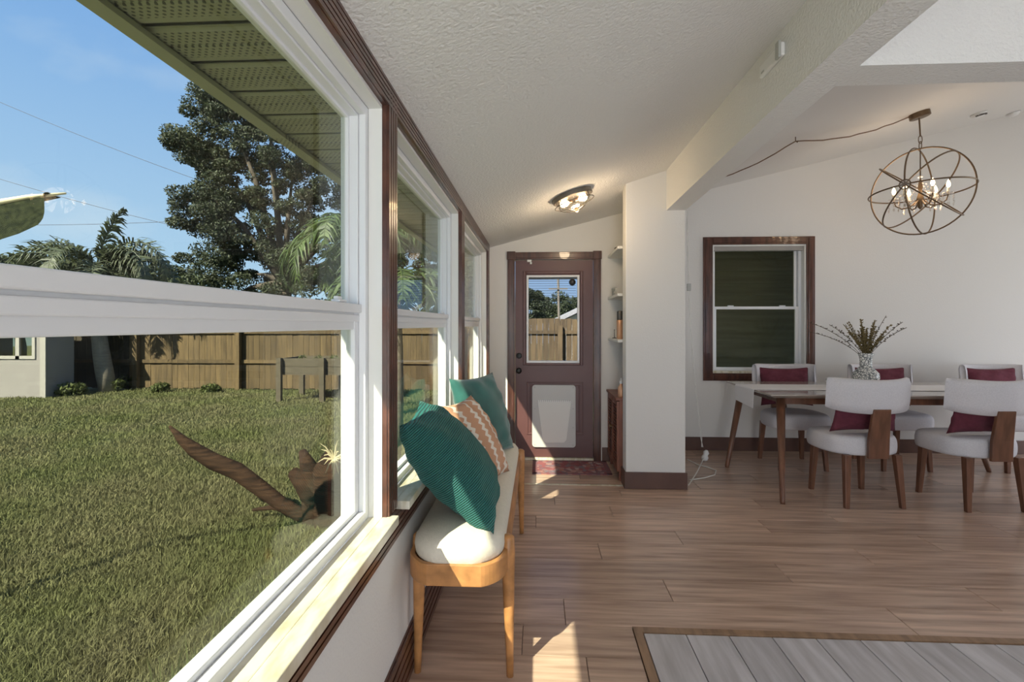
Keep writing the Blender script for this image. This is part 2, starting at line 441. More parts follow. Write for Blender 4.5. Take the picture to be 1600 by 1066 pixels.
while tx < 4.6:
    yy = BY - .004; L0 = (.55, .9, .7, 1.05)[ti % 4] if ti % 2 else 1.2
    for Lt in (L0 + .4, 1.2):
        wdt = min(tw, .186 if ti else .19)
        mb = MB().box((-wdt/2 + .0018, -Lt/2 + .0018, -.012), (wdt/2 - .0018, Lt/2 - .0018, -.001))
        o = mb.build('tile', 'grey_tile', fl, origin=(0, 0, 0), bevel=.0012, seg=1); o.location = (tx + tw/2, yy - Lt/2, 0); yy -= Lt
    tx += tw; ti += 1

# window wall (left): piers, apron, head
wl = MB()
wl.box((XO, -3.3, -.12), (XW, YD + .12, ZS - .035))
wl.box((XO, -3.3, ZH), (XW, YD + .12, ZC + .06))
ed = [(-3.3, WIN[0][0])] + [(WIN[i][1], WIN[i+1][0]) for i in range(3)] + [(WIN[3][1], YD + .12)]
for p, q in ed: wl.box((XO, p, ZS - .035), (XW, q, ZH))
struct(wl.build('wall_left', 'wall'))
# fluted trim helper: boards with grooves along their length
def fluted(mb, a, b, axis, across, face, nfl=4):
    """board between corners a,b in the wall plane (Y,Z); ridges along axis 'y' or 'z' on face X"""
    (ya, za), (yb, zb) = a, b
    mb.box((XW, ya, za), (face - .007, yb, zb))
    for k in range(nfl):
        if axis == 'z':
            s = (yb - ya) / nfl; mb.box((face - .0075, ya + s * (k + .14), za), (face, ya + s * (k + .86), zb))
        else:
            s = (zb - za) / nfl; mb.box((face - .0075, ya, za + s * (k + .14)), (face, yb, za + s * (k + .86)))
# baseboard along the window wall, fluted like the casing
mb = MB(); fluted(mb, (-3.3, 0), (YD, .185), 'y', 0, -.486, 5); struct(mb.build('baseboard_left', 'fluted'))

def sash_window(idx, y0, y1):
    """double hung vinyl window in the left wall with stone sill and fluted mahogany casing"""
    w_ = sroot('window_%d' % idx, (XC, (y0 + y1) / 2, ZS))
    m = MB()                                                      # painted reveal lining
    m.box((XR, y0 - .0, ZS), (XW + .002, y0 + .012, ZH)); m.box((XR, y1 - .002, ZS), (XW + .002, y1 + .010, ZH + .0))
    m.box((XR, y0, ZH - .012), (XW + .002, y1, ZH + .001)); m.build('reveal', 'white_paint', w_)
    a0, a1, b0, b1 = y0 + .012, y1 - .002, ZS + .002, ZH - .012
    m = MB(); fw = .030                                           # outer vinyl frame with stepped tracks
    for (p, q, x0, x1) in ((0, fw, XR - .022, XR), (.010, fw + .006, XO + .004, XR - .022)):
        m.box((x0, a0, b0), (x1, a0 + q, b1)); m.box((x0, a1 - q, b0), (x1, a1, b1))
        m.box((x0, a0 + q, b1 - q), (x1, a1 - q, b1))
    m.box((XR - .022, a0 + fw, b0), (XR, a1 - fw, b0 + .026)); m.box((XO + .005, a0 + fw, b0), (XR - .022, a1 - fw, b0 + .016))
    m.build('window_frame', 'white_vinyl', w_, bevel=.003)
    # lower sash (inner track)
    ly0, ly1 = a0 + .030, a1 - .030; xl = -.578
    ls = MB(); st = .030
    ls.box((xl - .014, ly0, b0 + .016), (xl + .014, ly0 + st, 1.405)); ls.box((xl - .014, ly1 - st, b0 + .016), (xl + .014, ly1, 1.405))
    ls.box((xl - .014, ly0 + st, b0 + .016), (xl + .014, ly1 - st, .768))
    ls.box((xl - .012, ly0 + st, 1.326), (xl + .012, ly1 - st, 1.405))
    ls.box((xl + .012, ly0, 1.378), (xl + .026, ly1, 1.404)); ls.box((xl + .011, ly0, 1.350), (xl + .018, ly1, 1.372))
    lo = ls.build('lower_sash', 'white_vinyl', w_, bevel=.0025)
    box((xl - .002, ly0 + st - .004, .764), (xl + .002, ly1 - st + .004, 1.330)).build('pane', 'window_glass', lo)
    for yy in (ly0 + .22, ly1 - .14):                             # cam locks
        k = MB(); k.box((xl - .004, yy - .028, 1.405), (xl + .022, yy + .028, 1.413)); k.prism([(xl, yy - .02), (xl + .014, yy - .02), (xl + .014, yy + .012), (xl, yy + .016)], 1.413, 1.422)
        k.build('sash_lock', 'white_vinyl', lo, bevel=.003)
    # upper sash (outer track)
    xu = -.602; us = MB(); uy0, uy1 = a0 + .018, a1 - .018
    us.box((xu - .012, uy0, 1.33), (xu + .012, uy0 + .026, b1 - .016)); us.box((xu - .012, uy1 - .026, 1.33), (xu + .012, uy1, b1 - .016))
    us.box((xu - .012, uy0 + .026, 1.984), (xu + .012, uy1 - .026, b1 - .016)); us.box((xu - .012, uy0 + .026, 1.33), (xu + .010, uy1 - .026, 1.385))
    uo = us.build('upper_sash', 'white_vinyl', w_, bevel=.0025)
    box((xu - .002, uy0 + .022, 1.38), (xu + .002, uy1 - .022, 1.988)).build('pane', 'window_glass', uo)
    box((XO + .002, a0 + .03, b0 + .016), (XO + .0035, a1 - .03, 1.34)).build('insect_screen', 'screen_mesh', w_)
    # stone sill, casing boards
    s1 = y1 + (.02 if idx == 2 else .03); s0 = y0 + (.10 if idx == 3 else -.03)
    if idx == 3: s0 = y0 + .05
    m = box((XR - .002, y0, ZS - .030), (-.498, y1, ZS)); m.box((-.4985, s0, ZS - .030), (-.449, s1, ZS))
    m.build('window_sill', 'sill_stone', w_, bevel=.003)
    return w_
wins = [sash_window(i + 1, *p) for i, p in enumerate(WIN)]
# mahogany casings: head boards and posts between the windows; moulding under the sills
for i, (p, q) in enumerate(((-.04, .10), (1.595, 1.696), (3.125, 3.250), (4.800, 4.905))):
    m = MB(); fluted(m, (p, ZS if i != 0 else ZS), (q, ZH + .06), 'z', 0, XC, 4); struct(m.build('trim_%d' % (i + 1), 'fluted'))
m = MB(); fluted(m, (-3.3, ZH), (4.905, ZC + .004), 'y', 0, XC + .001, 5); struct(m.build('trim_5', 'fluted'))
m = MB(); fluted(m, (-3.3, ZS - .11), (4.905, ZS - .031), 'y', 0, -.476, 4); struct(m.build('trim_6', 'fluted'))

# door wall with opening
dl, dr = on_y(805, 714, YD), on_y(927, 406, YD)
DX0, DX1, DZ = dl.x, dr.x, dr.z
wd = MB(); wd.box((XO, YD, -.12), (DX0 - .03, YD + .12, 3.0)); wd.box((DX1 + .03, YD, -.12), (1.35, YD + .12, 3.0))
wd.box((DX0 - .03, YD, DZ + .03), (DX1 + .03, YD + .12, 3.0)); struct(wd.build('wall_door', 'wall'))
# nook right wall, column stub wall, dining wall, right and rear walls
struct(box((.96, 4.376, -.12), (1.06, YD, 3.0)).build('wall_nook', 'wall'))
CY = 4.216; CX0, CX1 = .712, 1.193
struct(box((CX0, CY, -.012), (CX1, CY + .16, 2.70)).build('wall_column', 'wall', bevel=.006))
win_o = [on_y(1113, 383, YB), on_y(1259, 584, YB)]; WX0, WX1, WZ1, WZ0 = win_o[0].x, win_o[1].x, win_o[0].z, win_o[1].z
wb = MB(); wb.box((1.06, YB, -.12), (WX0, YB + .14, 4.4)); wb.box((WX1, YB, -.12), (6.85, YB + .14, 4.4))
wb.box((WX0, YB, -.12), (WX1, YB + .14, WZ0)); wb.box((WX0, YB, WZ1), (WX1, YB + .14, 4.4)); struct(wb.build('wall_dining', 'wall'))
struct(box((1.06, YD, -.12), (1.20, YB, 3.0)).build('wall_return', 'wall'))
wr_ = MB(); wr_.box((6.85, -3.3, -.12), (6.97, 2.40, 4.5)); wr_.box((6.85, 5.30, -.12), (6.97, YB + .14, 4.5)); wr_.box((6.85, 2.40, -.12), (6.97, 5.30, .50)); wr_.box((6.85, 2.40, 2.10), (6.97, 5.30, 4.5)); struct(wr_.build('wall_right', 'wall'))
wr_ = MB()
for xa, xb in ((XO, -.42), (1.02, 1.45), (4.75, 6.97)): wr_.box((xa, -3.42, -.12), (xb, -3.3, 4.5))
for xa, xb in ((-.42, 1.02), (1.45, 4.75)): wr_.box((xa, -3.42, 2.06), (xb, -3.3, 4.5)); wr_.box((xa, -3.42, -.12), (xb, -3.3, .0))
struct(wr_.build('wall_rear', 'wall'))
struct(box((-.50, -3.3, -.012), (6.85, -.60, 0)).build('floor_rear', 'grey_tile')); struct(box((-.50, -.60, -.012), (BX - .04, .198, 0)).build('floor_passage', 'floor_wood'))  # rear floor is unseen, pale tile chosen to bounce light up
struct(box((-3, -9, -.25), (9, -3.43, -.10)).build('ground_patio', 'patio')); struct(box((6.98, -3.43, -.35), (14, 12, -.25)).build('ground_side', 'lawn'))  # pale ground behind, out of view, added to bounce light indoors
# ceiling of the sunroom: rises from the windows to the beam, a little lower over the door
m = MB(); xs = np.linspace(-.50, 1.12, 9); ys = [-3.3, 0, 2, 4.2, YD + .05]
vs = []
for yy in ys:
    for x in xs:
        z = ceil_z(x)
        if yy > 4.3: z -= max(0, (x + .476)) * .075
        vs.append((x, yy, z))
n = len(xs); fs = [(j*n+i, (j+1)*n+i, (j+1)*n+i+1, j*n+i+1) for j in range(len(ys)-1) for i in range(n-1)]
m.add(vs, fs); m.add([(x, y_, z + .05) for x, y_, z in vs], [f[::-1] for f in fs]); struct(m.build('ceiling', 'ceiling'))
# beam between sunroom and dining side, slightly sagging towards the column
m = MB(); bx0, bx1 = 1.041, 1.193
bz = lambda yy: 2.277 + (4.216 - yy) * .013
vs = []
for yy in (-3.3, CY + .01):
    vs += [(bx0, yy, bz(yy)), (bx1, yy, bz(yy)), (bx1, yy, 2.85), (bx0, yy, 2.85)]
m.add(vs, [(0,1,2,3),(7,6,5,4),(0,4,5,1),(1,5,6,2),(2,6,7,3),(3,7,4,0)]); struct(m.build('trim_7', 'ceiling'))
struct(box((bx1 - .002, 1.96, 2.306), (6.85, 2.123, 4.2)).build('wall_header', 'ceiling'))
m = MB(); m.add([(1.10, -3.3, din_z(1.10)), (6.85, -3.3, din_z(6.85)), (6.85, YB, din_z(6.85)), (1.10, YB, din_z(1.10)),
                 (1.10, -3.3, din_z(1.10)+.05), (6.85, -3.3, din_z(6.85)+.05), (6.85, YB, din_z(6.85)+.05), (1.10, YB, din_z(1.10)+.05)],
                [(0,1,2,3),(7,6,5,4),(0,4,5,1),(1,5,6,2),(2,6,7,3),(3,7,4,0)]); struct(m.build('ceiling_dining', 'wall'))
# roof over all
m = MB(); prof = [(-1.05, 2.19), (-.45, 2.26), (1.1, 2.86), (7.1, 4.36)]; vs = []
for yy in (-3.7, 6.3):
    vs += [(x, yy, z) for x, z in prof] + [(x, yy, z + .08) for x, z in prof]
fs = [(i, i+1, i+9, i+8) for i in range(3)] + [(i+4, i+12, i+13, i+5) for i in range(3)] + [(0,8,12,4), (3,7,15,11)] + [(i, i+4, i+5, i+1) for i in range(3)] + [(i+8, i+9, i+13, i+12) for i in range(3)]
m.add(vs, fs); struct(m.build('roof', 'roof_shingle'))
# baseboards
struct(box((CX0 - .014, CY - .014, 0), (CX1 + .014, CY, .137)).build('baseboard_column', 'baseboard', bevel=.004))
struct(box((CX0 - .014, CY, 0), (CX0, CY + .16, .137)).build('baseboard_column_side', 'baseboard', bevel=.004))
struct(box((1.20, YB - .014, 0), (6.8, YB, .142)).build('baseboard_dining', 'baseboard', bevel=.004))
struct(box((DX1 + .085, YD - .014, 0), (.94, YD, .137)).build('baseboard_door', 'baseboard', bevel=.004))

# ------------------------------------------------------------------ soffit and fascia outside the windows
so = sroot('trim_8', (-.86, 2, 2.125))
SX = -1.056; SZ = 2.125; sp = .1905; yy = -1.0; k = 0
sm_me = None
while yy < 6.2:
    if sm_me is None:
        mb = MB(); prof = [(0, 0), (.012, .010), (.024, .010), (.030, 0), (.090, 0), (.096, .006), (.102, 0), (.1755, 0), (.1815, .010), (.1905, .010)]
        vs = []
        for x in (0, .40): vs += [(x, a_, b_) for a_, b_ in prof]
        for x in (0, .40): vs += [(x, a_, .018) for a_, b_ in prof]
        q = len(prof); mb.add(vs, [(i, i+1, q+i+1, q+i) for i in range(q-1)] + [(2*q+i, 3*q+i, 3*q+i+1, 2*q+i+1) for i in range(q-1)])
        ob = mb.build('soffit_panel', 'soffit_vinyl', so, origin=(0, 0, 0)); sm_me = ob.data
    else:
        ob = bpy.data.objects.new('soffit_panel', sm_me); COL.objects.link(ob); ob.parent = so
    ob.location = Vector((SX, yy, SZ)) - Vector(so.location); yy += sp; k += 1
m = MB(); m.box((SX - .030, -3.5, SZ - .022), (SX - .006, 6.3, SZ + .14)); m.box((SX - .006, -3.5, SZ - .022), (SX + .022, 6.3, SZ - .006)); m.build('fascia', 'soffit_vinyl', so)

# ================================================================== DOOR
d = sroot('door_1', ((DX0 + DX1) / 2, YD, 0))
YS = YD + .018                    # slab front face
def dy(u, v, yy=YS): return on_y(u, v, yy)
g0, g1 = dy(824, 433), dy(903, 566)
gx0, gx1, gz1, gz0 = g0.x, g1.x, g0.z, g1.z
m = MB(); m.box((DX0, YS, .028), (gx0, YS + .042, DZ)); m.box((gx1, YS, .028), (DX1, YS + .042, DZ))
m.box((gx0, YS, .028), (gx1, YS + .042, gz0)); m.box((gx0, YS, gz1), (gx1, YS + .042, DZ))
slab = m.build('door_slab', 'door_paint', d)
def frame_rect(mb, x0, x1, z0, z1, t, ya, yb):
    mb.box((x0, ya, z0), (x0 + t, yb, z1)); mb.box((x1 - t, ya, z0), (x1, yb, z1)); mb.box((x0 + t, ya, z1 - t), (x1 - t, yb, z1)); mb.box((x0 + t, ya, z0), (x1 - t, yb, z0 + t)); return mb
p0, p1 = dy(817, 424), dy(911, 571)
frame_rect(MB(), p0.x, p1.x, p1.z, p0.z, .030, YS - .010, YS + .002).build('glass_moulding', 'door_paint', d, bevel=.006)
frame_rect(MB(), gx0 - .008, gx1 + .014, gz0 - .008, gz1 + .016, .020, YS - .013, YS + .03).build('glass_frame', 'white_vinyl', d, bevel=.002)
pane = box((gx0, YS + .018, gz0), (gx1, YS + .022, gz1)).build('pane', 'door_glass', d)
bz0 = gz1 - .015; nb = 10                                       # mini blind half way drawn up behind the glass
for k in range(nb):
    z = bz0 - k * .024
    MB().box((gx0 + .012, YS + .028, z - .0012), (gx1 - .016, YS + .040, z + .0012)).build('blind_slat', 'plastic_grey', pane)
box((gx0 + .004, YS + .024, gz1 - .022), (gx1 - .004, YS + .042, gz1)).build('blind_headrail', 'plastic_white', pane)
p0, p1 = dy(823, 597), dy(911, 680)
m = frame_rect(MB(), p0.x, p1.x, p1.z, p0.z, .014, YS - .006, YS + .002); m = frame_rect(m, p0.x + .030, p1.x - .030, p1.z + .030, p0.z - .030, .012, YS - .005, YS + .002)
m.build('panel_moulding', 'door_paint', d, bevel=.004)
# lever, deadbolt, threshold, jamb and casing
kb = dy(811, 579); m = MB(); R = Matrix.Translation((kb.x, YS, kb.z)) @ Matrix.Rotation(PI / 2, 4, 'X')
m.lathe([(.026, 0), (.026, .010), (.011, .014), (.011, .034), (.024, .040), (.029, .052), (.024, .064), (.010, .068)], 16, R); m.build('door_knob', 'black', d, smooth=True)
kb = dy(811, 556); m = MB(); R = Matrix.Translation((kb.x, YS, kb.z)) @ Matrix.Rotation(PI / 2, 4, 'X')
m.lathe([(.029, 0), (.029, .012), (.022, .018), (.008, .020)], 16, R); m.box((kb.x - .004, YS - .034, kb.z - .014), (kb.x + .004, YS - .018, kb.z + .014)); m.build('deadbolt', 'black', d)
box((DX0 - .02, YD - .012, 0), (DX1 + .02, YD + .11, .026)).build('threshold', 'sill_stone', d, bevel=.004)
m = MB(); m.box((DX0 - .03, YD, 0), (DX0 - .003, YD + .12, DZ + .03)); m.box((DX1 + .003, YD, 0), (DX1 + .03, YD + .12, DZ + .03)); m.box((DX0 - .003, YD, DZ + .004), (DX1 + .003, YD + .12, DZ + .03)); m.build('door_jamb', 'mahogany', d)
cw = .074
for x0, x1 in ((DX0 - .012 - cw + .01, DX0 - .002), (DX1 + .002, DX1 + cw)):
    m = MB(); m.box((x0, YD - .018, 0), (x1, YD - .001, DZ + .012)); m.box((x0 + .012, YD - .024, 0), (x1 - .012, YD - .018, DZ + .012)); m.box((x0 - .005, YD - .030, DZ + .004), (x1 + .005, YD - .001, DZ + .084)); m.build('casing', 'mahogany', d, bevel=.003)
m = MB(); m.box((DX0 - .002, YD - .018, DZ + .006), (DX1 + .002, YD - .001, DZ + .078)); m.box((DX0, YD - .025, DZ + .020), (DX1, YD - .018, DZ + .064)); m.build('head_casing', 'mahogany', d, bevel=.003)
s = dy(827, 407, YD - .02); m = box((s.x - .022, YS - .022, s.z - .012), (s.x + .022, YS, s.z + .010)); m.box((s.x + .006, YS - .018, s.z - .034), (s.x + .026, YS, s.z - .014)); m.build('contact_sensor', 'plastic_white', d, bevel=.003)
s = dy(896, 441, YS); m = MB(); m.lathe([(.034, 0), (.030, .010), (.012, .016), (.012, .022)], 14, Matrix.Translation((s.x - .01, YS + .016, s.z)) @ Matrix.Rotation(PI / 2, 4, 'X')); m.build('suction_hook', 'black', d)
# pet door: moulded frame, tapered flap, screws
p0, p1 = dy(831.5, 601.5, YS - .012), dy(899.5, 699.5, YS - .012)
x0, x1, z1, z0 = p0.x, p1.x, p0.z, p1.z
def rrect(x0, x1, z0, z1, r, n=5):
    pts = []
    for cx, cz, a0 in ((x1 - r, z1 - r, 0), (x0 + r, z1 - r, PI/2), (x0 + r, z0 + r, PI), (x1 - r, z0 + r, 1.5*PI)):
        for k in range(n + 1): a = a0 + PI/2 * k / n; pts.append((cx + r * math.cos(a), cz + r * math.sin(a)))
    return pts
MX = Matrix(((1,0,0,0),(0,0,-1,0),(0,1,0,0),(0,0,0,1)))        # local z -> -y
pd = MB().prism(rrect(x0, x1, z0, z1, .03), -(YS - .001), -(YS - .022), MX)  .build('pet_door_frame', 'pet_frame', d, bevel=.004)
q = [dy(840, 628, YS - .03), dy(893, 628, YS - .03), dy(885, 688, YS - .03), dy(881, 692, YS - .03), dy(853, 692, YS - .03), dy(848, 688, YS - .03)]
MB().prism([(a_.x, a_.z) for a_ in q][::-1], -(YS - .022), -(YS - .030), MX).build('pet_flap', 'white_paint', pd, bevel=.002)
m = MB(); t0, t1 = q[0], q[1]
for k in range(17):
    xx = t0.x + (t1.x - t0.x) * (k + .5) / 17; m.box((xx - .006, YS - .034, t0.z - .004), (xx + .006, YS - .022, t0.z + .016))
m.build('hinge_strip', 'plastic_white', pd)
m = MB()
for fx, fz in ((.06, .96), (.94, .96), (.06, .62), (.94, .62), (.06, .32), (.94, .32), (.06, .04), (.94, .04)):
    cx, cz = x0 + (x1 - x0) * fx, z0 + (z1 - z0) * fz; m.lathe([(.006, 0), (.005, .003)], 8, Matrix.Translation((cx, YS - .0215, cz)) @ Matrix.Rotation(PI/2, 4, 'X'))
m.build('screw', 'plastic_grey', pd)

# unseen sliding doors and side window, added to let daylight in around the camera
for k, (xa, xb, lv) in enumerate(((-.42, 1.02, 2), (1.45, 4.75, 3))):
    sd = sroot('door_%d' % (k + 2), ((xa + xb) / 2, -3.36, 0)); wdt_ = (xb - xa) / lv
    for j in range(lv):
        lf = frame_rect(MB(), xa + j * wdt_, xa + (j + 1) * wdt_, 0, 2.06, .055, -3.40, -3.35).build('door_leaf', 'white_vinyl', sd)
        box((xa + j * wdt_ + .05, -3.378, .05), (xa + (j + 1) * wdt_ - .05, -3.374, 2.01)).build('pane', 'clear_glass', lf)
sw_ = sroot('window_6', (6.9, 3.85, .5))
for j in range(2):
    ya, yb = 2.40 + j * 1.45, 3.85 + j * 1.45
    m = MB(); m.box((6.88, ya, .5), (6.93, ya + .05, 2.1)); m.box((6.88, yb - .05, .5), (6.93, yb, 2.1)); m.box((6.88, ya + .05, .5), (6.93, yb - .05, .55)); m.box((6.88, ya + .05, 2.05), (6.93, yb - .05, 2.1))
    lf = m.build('sash', 'white_vinyl', sw_); box((6.903, ya + .045, .545), (6.907, yb - .045, 2.055)).build('pane', 'clear_glass', lf)

# ================================================================== DINING WINDOW
dw = sroot('window_5', ((WX0 + WX1) / 2, YB, WZ0))
o0, o1 = on_y(1099, 370.5, YB - .02), on_y(1274, 596, YB - .02)
for nm, (xa, xb, za, zb) in {'l': (o0.x, WX0, o1.z, o0.z), 'r': (WX1, o1.x, o1.z, o0.z), 't': (WX0, WX1, WZ1, o0.z), 'b': (WX0, WX1, o1.z, WZ0)}.items():
    m = MB(); m.box((xa, YB - .018, za), (xb, YB - .001, zb))
    if nm in 'lr': m.box((xa + .02, YB - .024, za + .02), (xb - .02, YB - .018, zb - .02))
    else: m.box((xa + .002, YB - .024, za + .02), (xb - .002, YB - .018, zb - .02))
    m.build('casing', 'mahogany', dw, bevel=.003)
m = frame_rect(MB(), WX0, WX1, WZ0, WZ1, .016, YB - .004, YB + .08); m.build('reveal', 'white_paint', dw)
m = frame_rect(MB(), WX0 + .016, WX1 - .016, WZ0 + .016, WZ1 - .016, .030, YB + .06, YB + .13); m.build('window_frame', 'white_vinyl', dw, bevel=.003)
zr = on_y(1190, 482, YB + .07).z
lo = frame_rect(MB(), WX0 + .03, WX1 - .05, WZ0 + .03, zr + .02, .030, YB + .055, YB + .085).build('lower_sash', 'white_vinyl', dw, bevel=.003)
box((WX0 + .055, YB + .068, WZ0 + .055), (WX1 - .075, YB + .072, zr - .005)).build('pane', 'dining_glass', lo)
for fx in (.22, .78):
    xx = WX0 + (WX1 - WX0) * fx; box((xx - .03, YB + .050, zr + .02), (xx + .03, YB + .075, zr + .032)).build('sash_lock', 'white_vinyl', lo, bevel=.003)
up = frame_rect(MB(), WX0 + .03, WX1 - .05, zr - .01, WZ1 - .03, .026, YB + .09, YB + .115).build('upper_sash', 'white_vinyl', dw, bevel=.003)
box((WX0 + .05, YB + .100, zr + .01), (WX1 - .07, YB + .104, WZ1 - .05)).build('pane', 'dining_glass', up)
box((WX0 + .016, YB + .004, WZ1 - .062), (WX1 - .018, YB + .05, WZ1 - .014)).build('shade_headrail', 'shed_trim', dw, bevel=.004)
box((WX0 + .002, YB - .016, WZ0 + .001), (WX1 - .3, YB + .06, WZ0 + .024)).build('window_sill', 'sill_stone', dw, bevel=.003)
# side yard behind it: lap-sided wall under an added roof
sw = tag(thing('side_yard_wall', 'dark lap-sided wall close behind the dining window', 'wall', (3.4, 7.2, -.29)), kind=None)
for k in range(17):
    z = -.29 + k * .17
    MB().add([(1.4, 7.2, z), (6.6, 7.2, z), (6.6, 7.235, z + .175), (1.4, 7.235, z + .175), (1.4, 7.26, z), (6.6, 7.26, z), (6.6, 7.26, z + .175), (1.4, 7.26, z + .175)],
             [(0,1,2,3),(5,4,7,6),(0,4,5,1),(3,2,6,7),(0,3,7,4),(1,5,6,2)]).build('lap_board', 'siding_dark', sw)
m = MB(); m.box((1.5, 7.16, -.29), (1.62, 7.2, 2.6)); m.build('corner_board', 'siding_dark', sw)
struct(box((1.35, YB + .14, 2.62), (6.97, 7.9, 2.70)).build('roof_porch', 'siding_dark'))  # unseen roof, put in to darken the yard behind the pane

# ================================================================== BENCH
def stadium(x0, x1, y0, y1, r, n=9):
    pts = []
    for cx, cy, a0 in ((x1 - r, y1 - r, 0), (x0 + r, y1 - r, PI/2), (x0 + r, y0 + r, PI), (x1 - r, y0 + r, 1.5*PI)):
        for k in range(n + 1): a = a0 + PI/2 * k / n; pts.append((cx + r * math.cos(a), cy + r * math.sin(a)))
    return pts
B0, B1 = (-.482, 1.812), (-.118, 3.385)
b = thing('bench', 'oak bench with rounded ends and cream seat cushion under the windows', 'bench', (-.29, 2.62, 0))
def bow(pts, amt=.05):           # ends bow outwards like the photo's half-oval apron
    out = []
    for x, y_ in pts:
        t = (x - B0[0]) / (B1[0] - B0[0]); k = 4 * t * (1 - t)
        out.append((x, y_ - amt * k * max(0, 1 - (y_ - B0[1]) / .25) + amt * k * max(0, 1 - (B1[1] - y_) / .25)))
    return out
ap = bow(stadium(B0[0], B1[0], B0[1], B1[1], .085, 10)); ap_in = bow(stadium(B0[0] + .02, B1[0] - .02, B0[1] + .02, B1[1] - .02, .07, 10))
m = MB(); nA = len(ap); z0, z1 = .418, .496
m.add([(x, y_, z0) for x, y_ in ap] + [(x, y_, z1) for x, y_ in ap] + [(x, y_, z1) for x, y_ in ap_in] + [(x, y_, z0) for x, y_ in ap_in],
      [(i, (i+1) % nA, nA + (i+1) % nA, nA + i) for i in range(nA)] + [(nA+i, nA+(i+1) % nA, 2*nA+(i+1) % nA, 2*nA+i) for i in range(nA)] +
      [(2*nA+i, 2*nA+(i+1) % nA, 3*nA+(i+1) % nA, 3*nA+i) for i in range(nA)] + [(3*nA+i, 3*nA+(i+1) % nA, (i+1) % nA, i) for i in range(nA)])
m.build('apron', 'oak', b, bevel=.004)
MB().prism(ap_in, .468, .479).build('seat_board', 'oak', b)
# cushion: rings of the rounded outline, domed top
m = MB(); rings = [(.024, .480, 0), (.014, .495, 0), (.010, .520, 0), (.014, .545, 0), (.030, .566, 0), (.065, .580, 0), (.110, .587, 0), (.150, .589, 0)]
vs = []
for ins, z, _ in rings:
    r_ = max(.012, .115 - ins * .6); vs += [(x, y_, z) for x, y_ in bow(stadium(B0[0] + ins, B1[0] - ins, B0[1] + ins, B1[1] - ins, r_, 10), .05)]
fs = []
for j in range(len(rings) - 1): fs += [(j*nA+i, j*nA+(i+1) % nA, (j+1)*nA+(i+1) % nA, (j+1)*nA+i) for i in range(nA)]
fs.append(tuple((len(rings)-1)*nA+i for i in range(nA))); fs.append(tuple(range(nA))[::-1])
m.add(vs, fs); m.build('cushion', 'cream_fabric', b, smooth=True)
for x, y_, dx in ((-.462, 1.945, 0), (-.116, 1.940, 0), (-.116, 3.275, 0), (-.462, 3.275, 0)):
    s = 1 if x > -.3 else -1
    MB().tube([(x + s*.006, y_, 0), (x + s*.004, y_, .12), (x, y_, .36), (x, y_, .47), (x, y_, .530), (x, y_, .540)], [.0135, .016, .0235, .0255, .0235, .014], 14).build('leg', 'oak', b, smooth=True)

# ================================================================== PILLOWS
def pillow_mesh(name, s, sy, th, m, parent=None, n=20, pinch=.055):
    """square cushion with pointed corners, edges pulled in; lies in local XY"""
    V = []; Fc = []
    for side in (1, -1):
        for j in range(n + 1):
            for i in range(n + 1):
                a = -1 + 2 * i / n; c = -1 + 2 * j / n
                x = a * (1 - pinch * 1.6 * (1 - abs(c) ** 2.2) * abs(a) ** 3); y_ = c * (1 - pinch * 1.6 * (1 - abs(a) ** 2.2) * abs(c) ** 3)
                h = ((1 - a * a) ** .48) * ((1 - c * c) ** .48)
                wr = (.010 * math.sin(9 * a + 4 * c) + .007 * math.sin(15 * c - 7 * a + 1.3)) * (1 - h) * h * 2.6
                V.append((x * s / 2, y_ * sy / 2, side * (h * th / 2 + wr)))
    q = (n + 1) ** 2
    for side in (0, 1):
        for j in range(n):
            for i in range(n):
                f = (side*q + j*(n+1)+i, side*q + j*(n+1)+i+1, side*q + (j+1)*(n+1)+i+1, side*q + (j+1)*(n+1)+i)
                Fc.append(f if side == 0 else f[::-1])
    me = bpy.data.meshes.new(name); me.from_pydata(V, [], Fc)
    bm = bmesh.new(); bm.from_mesh(me); bmesh.ops.remove_doubles(bm, verts=bm.verts, dist=1e-4); bm.to_mesh(me); bm.free()
    me.shade_smooth(); me.materials.append(MAT[m]); o = bpy.data.objects.new(name, me); COL.objects.link(o); o.parent = parent
    return o
def orient(o, c, ex, ey):
    ex = Vector(ex).normalized(); ey = Vector(ey); ey = (ey - ex * ey.dot(ex)).normalized(); ez = ex.cross(ey)
    M = Matrix((ex, ey, ez)).transposed().to_4x4(); M.translation = Vector(c); o.matrix_world = M; return o
# ex runs along the window, ey up the slope
p = pillow_mesh('throw_pillow', .46, .53, .25, 'corduroy_teal'); orient(p, (-.352, 2.065, .785), (-.08, 1, .05), (-.33, -.06, .40))
tag(p, 'teal corduroy pillow with dark ribs leaning at the rounded bench end', 'pillow')
p = pillow_mesh('throw_pillow', .40, .45, .16, 'zigzag_terracotta'); orient(p, (-.315, 2.52, .765), (.28, 1, 0), (-.25, .0, .42))
tag(p, 'terracotta pillow with cream zigzag stripes between two teal pillows', 'pillow')
p = pillow_mesh('throw_pillow', .46, .50, .17, 'velvet_teal'); orient(p, (-.330, 3.02, .800), (.50, 1, 0), (-.22, -.12, .42))
tag(p, 'smooth teal velvet pillow at the bench end towards the door', 'pillow')

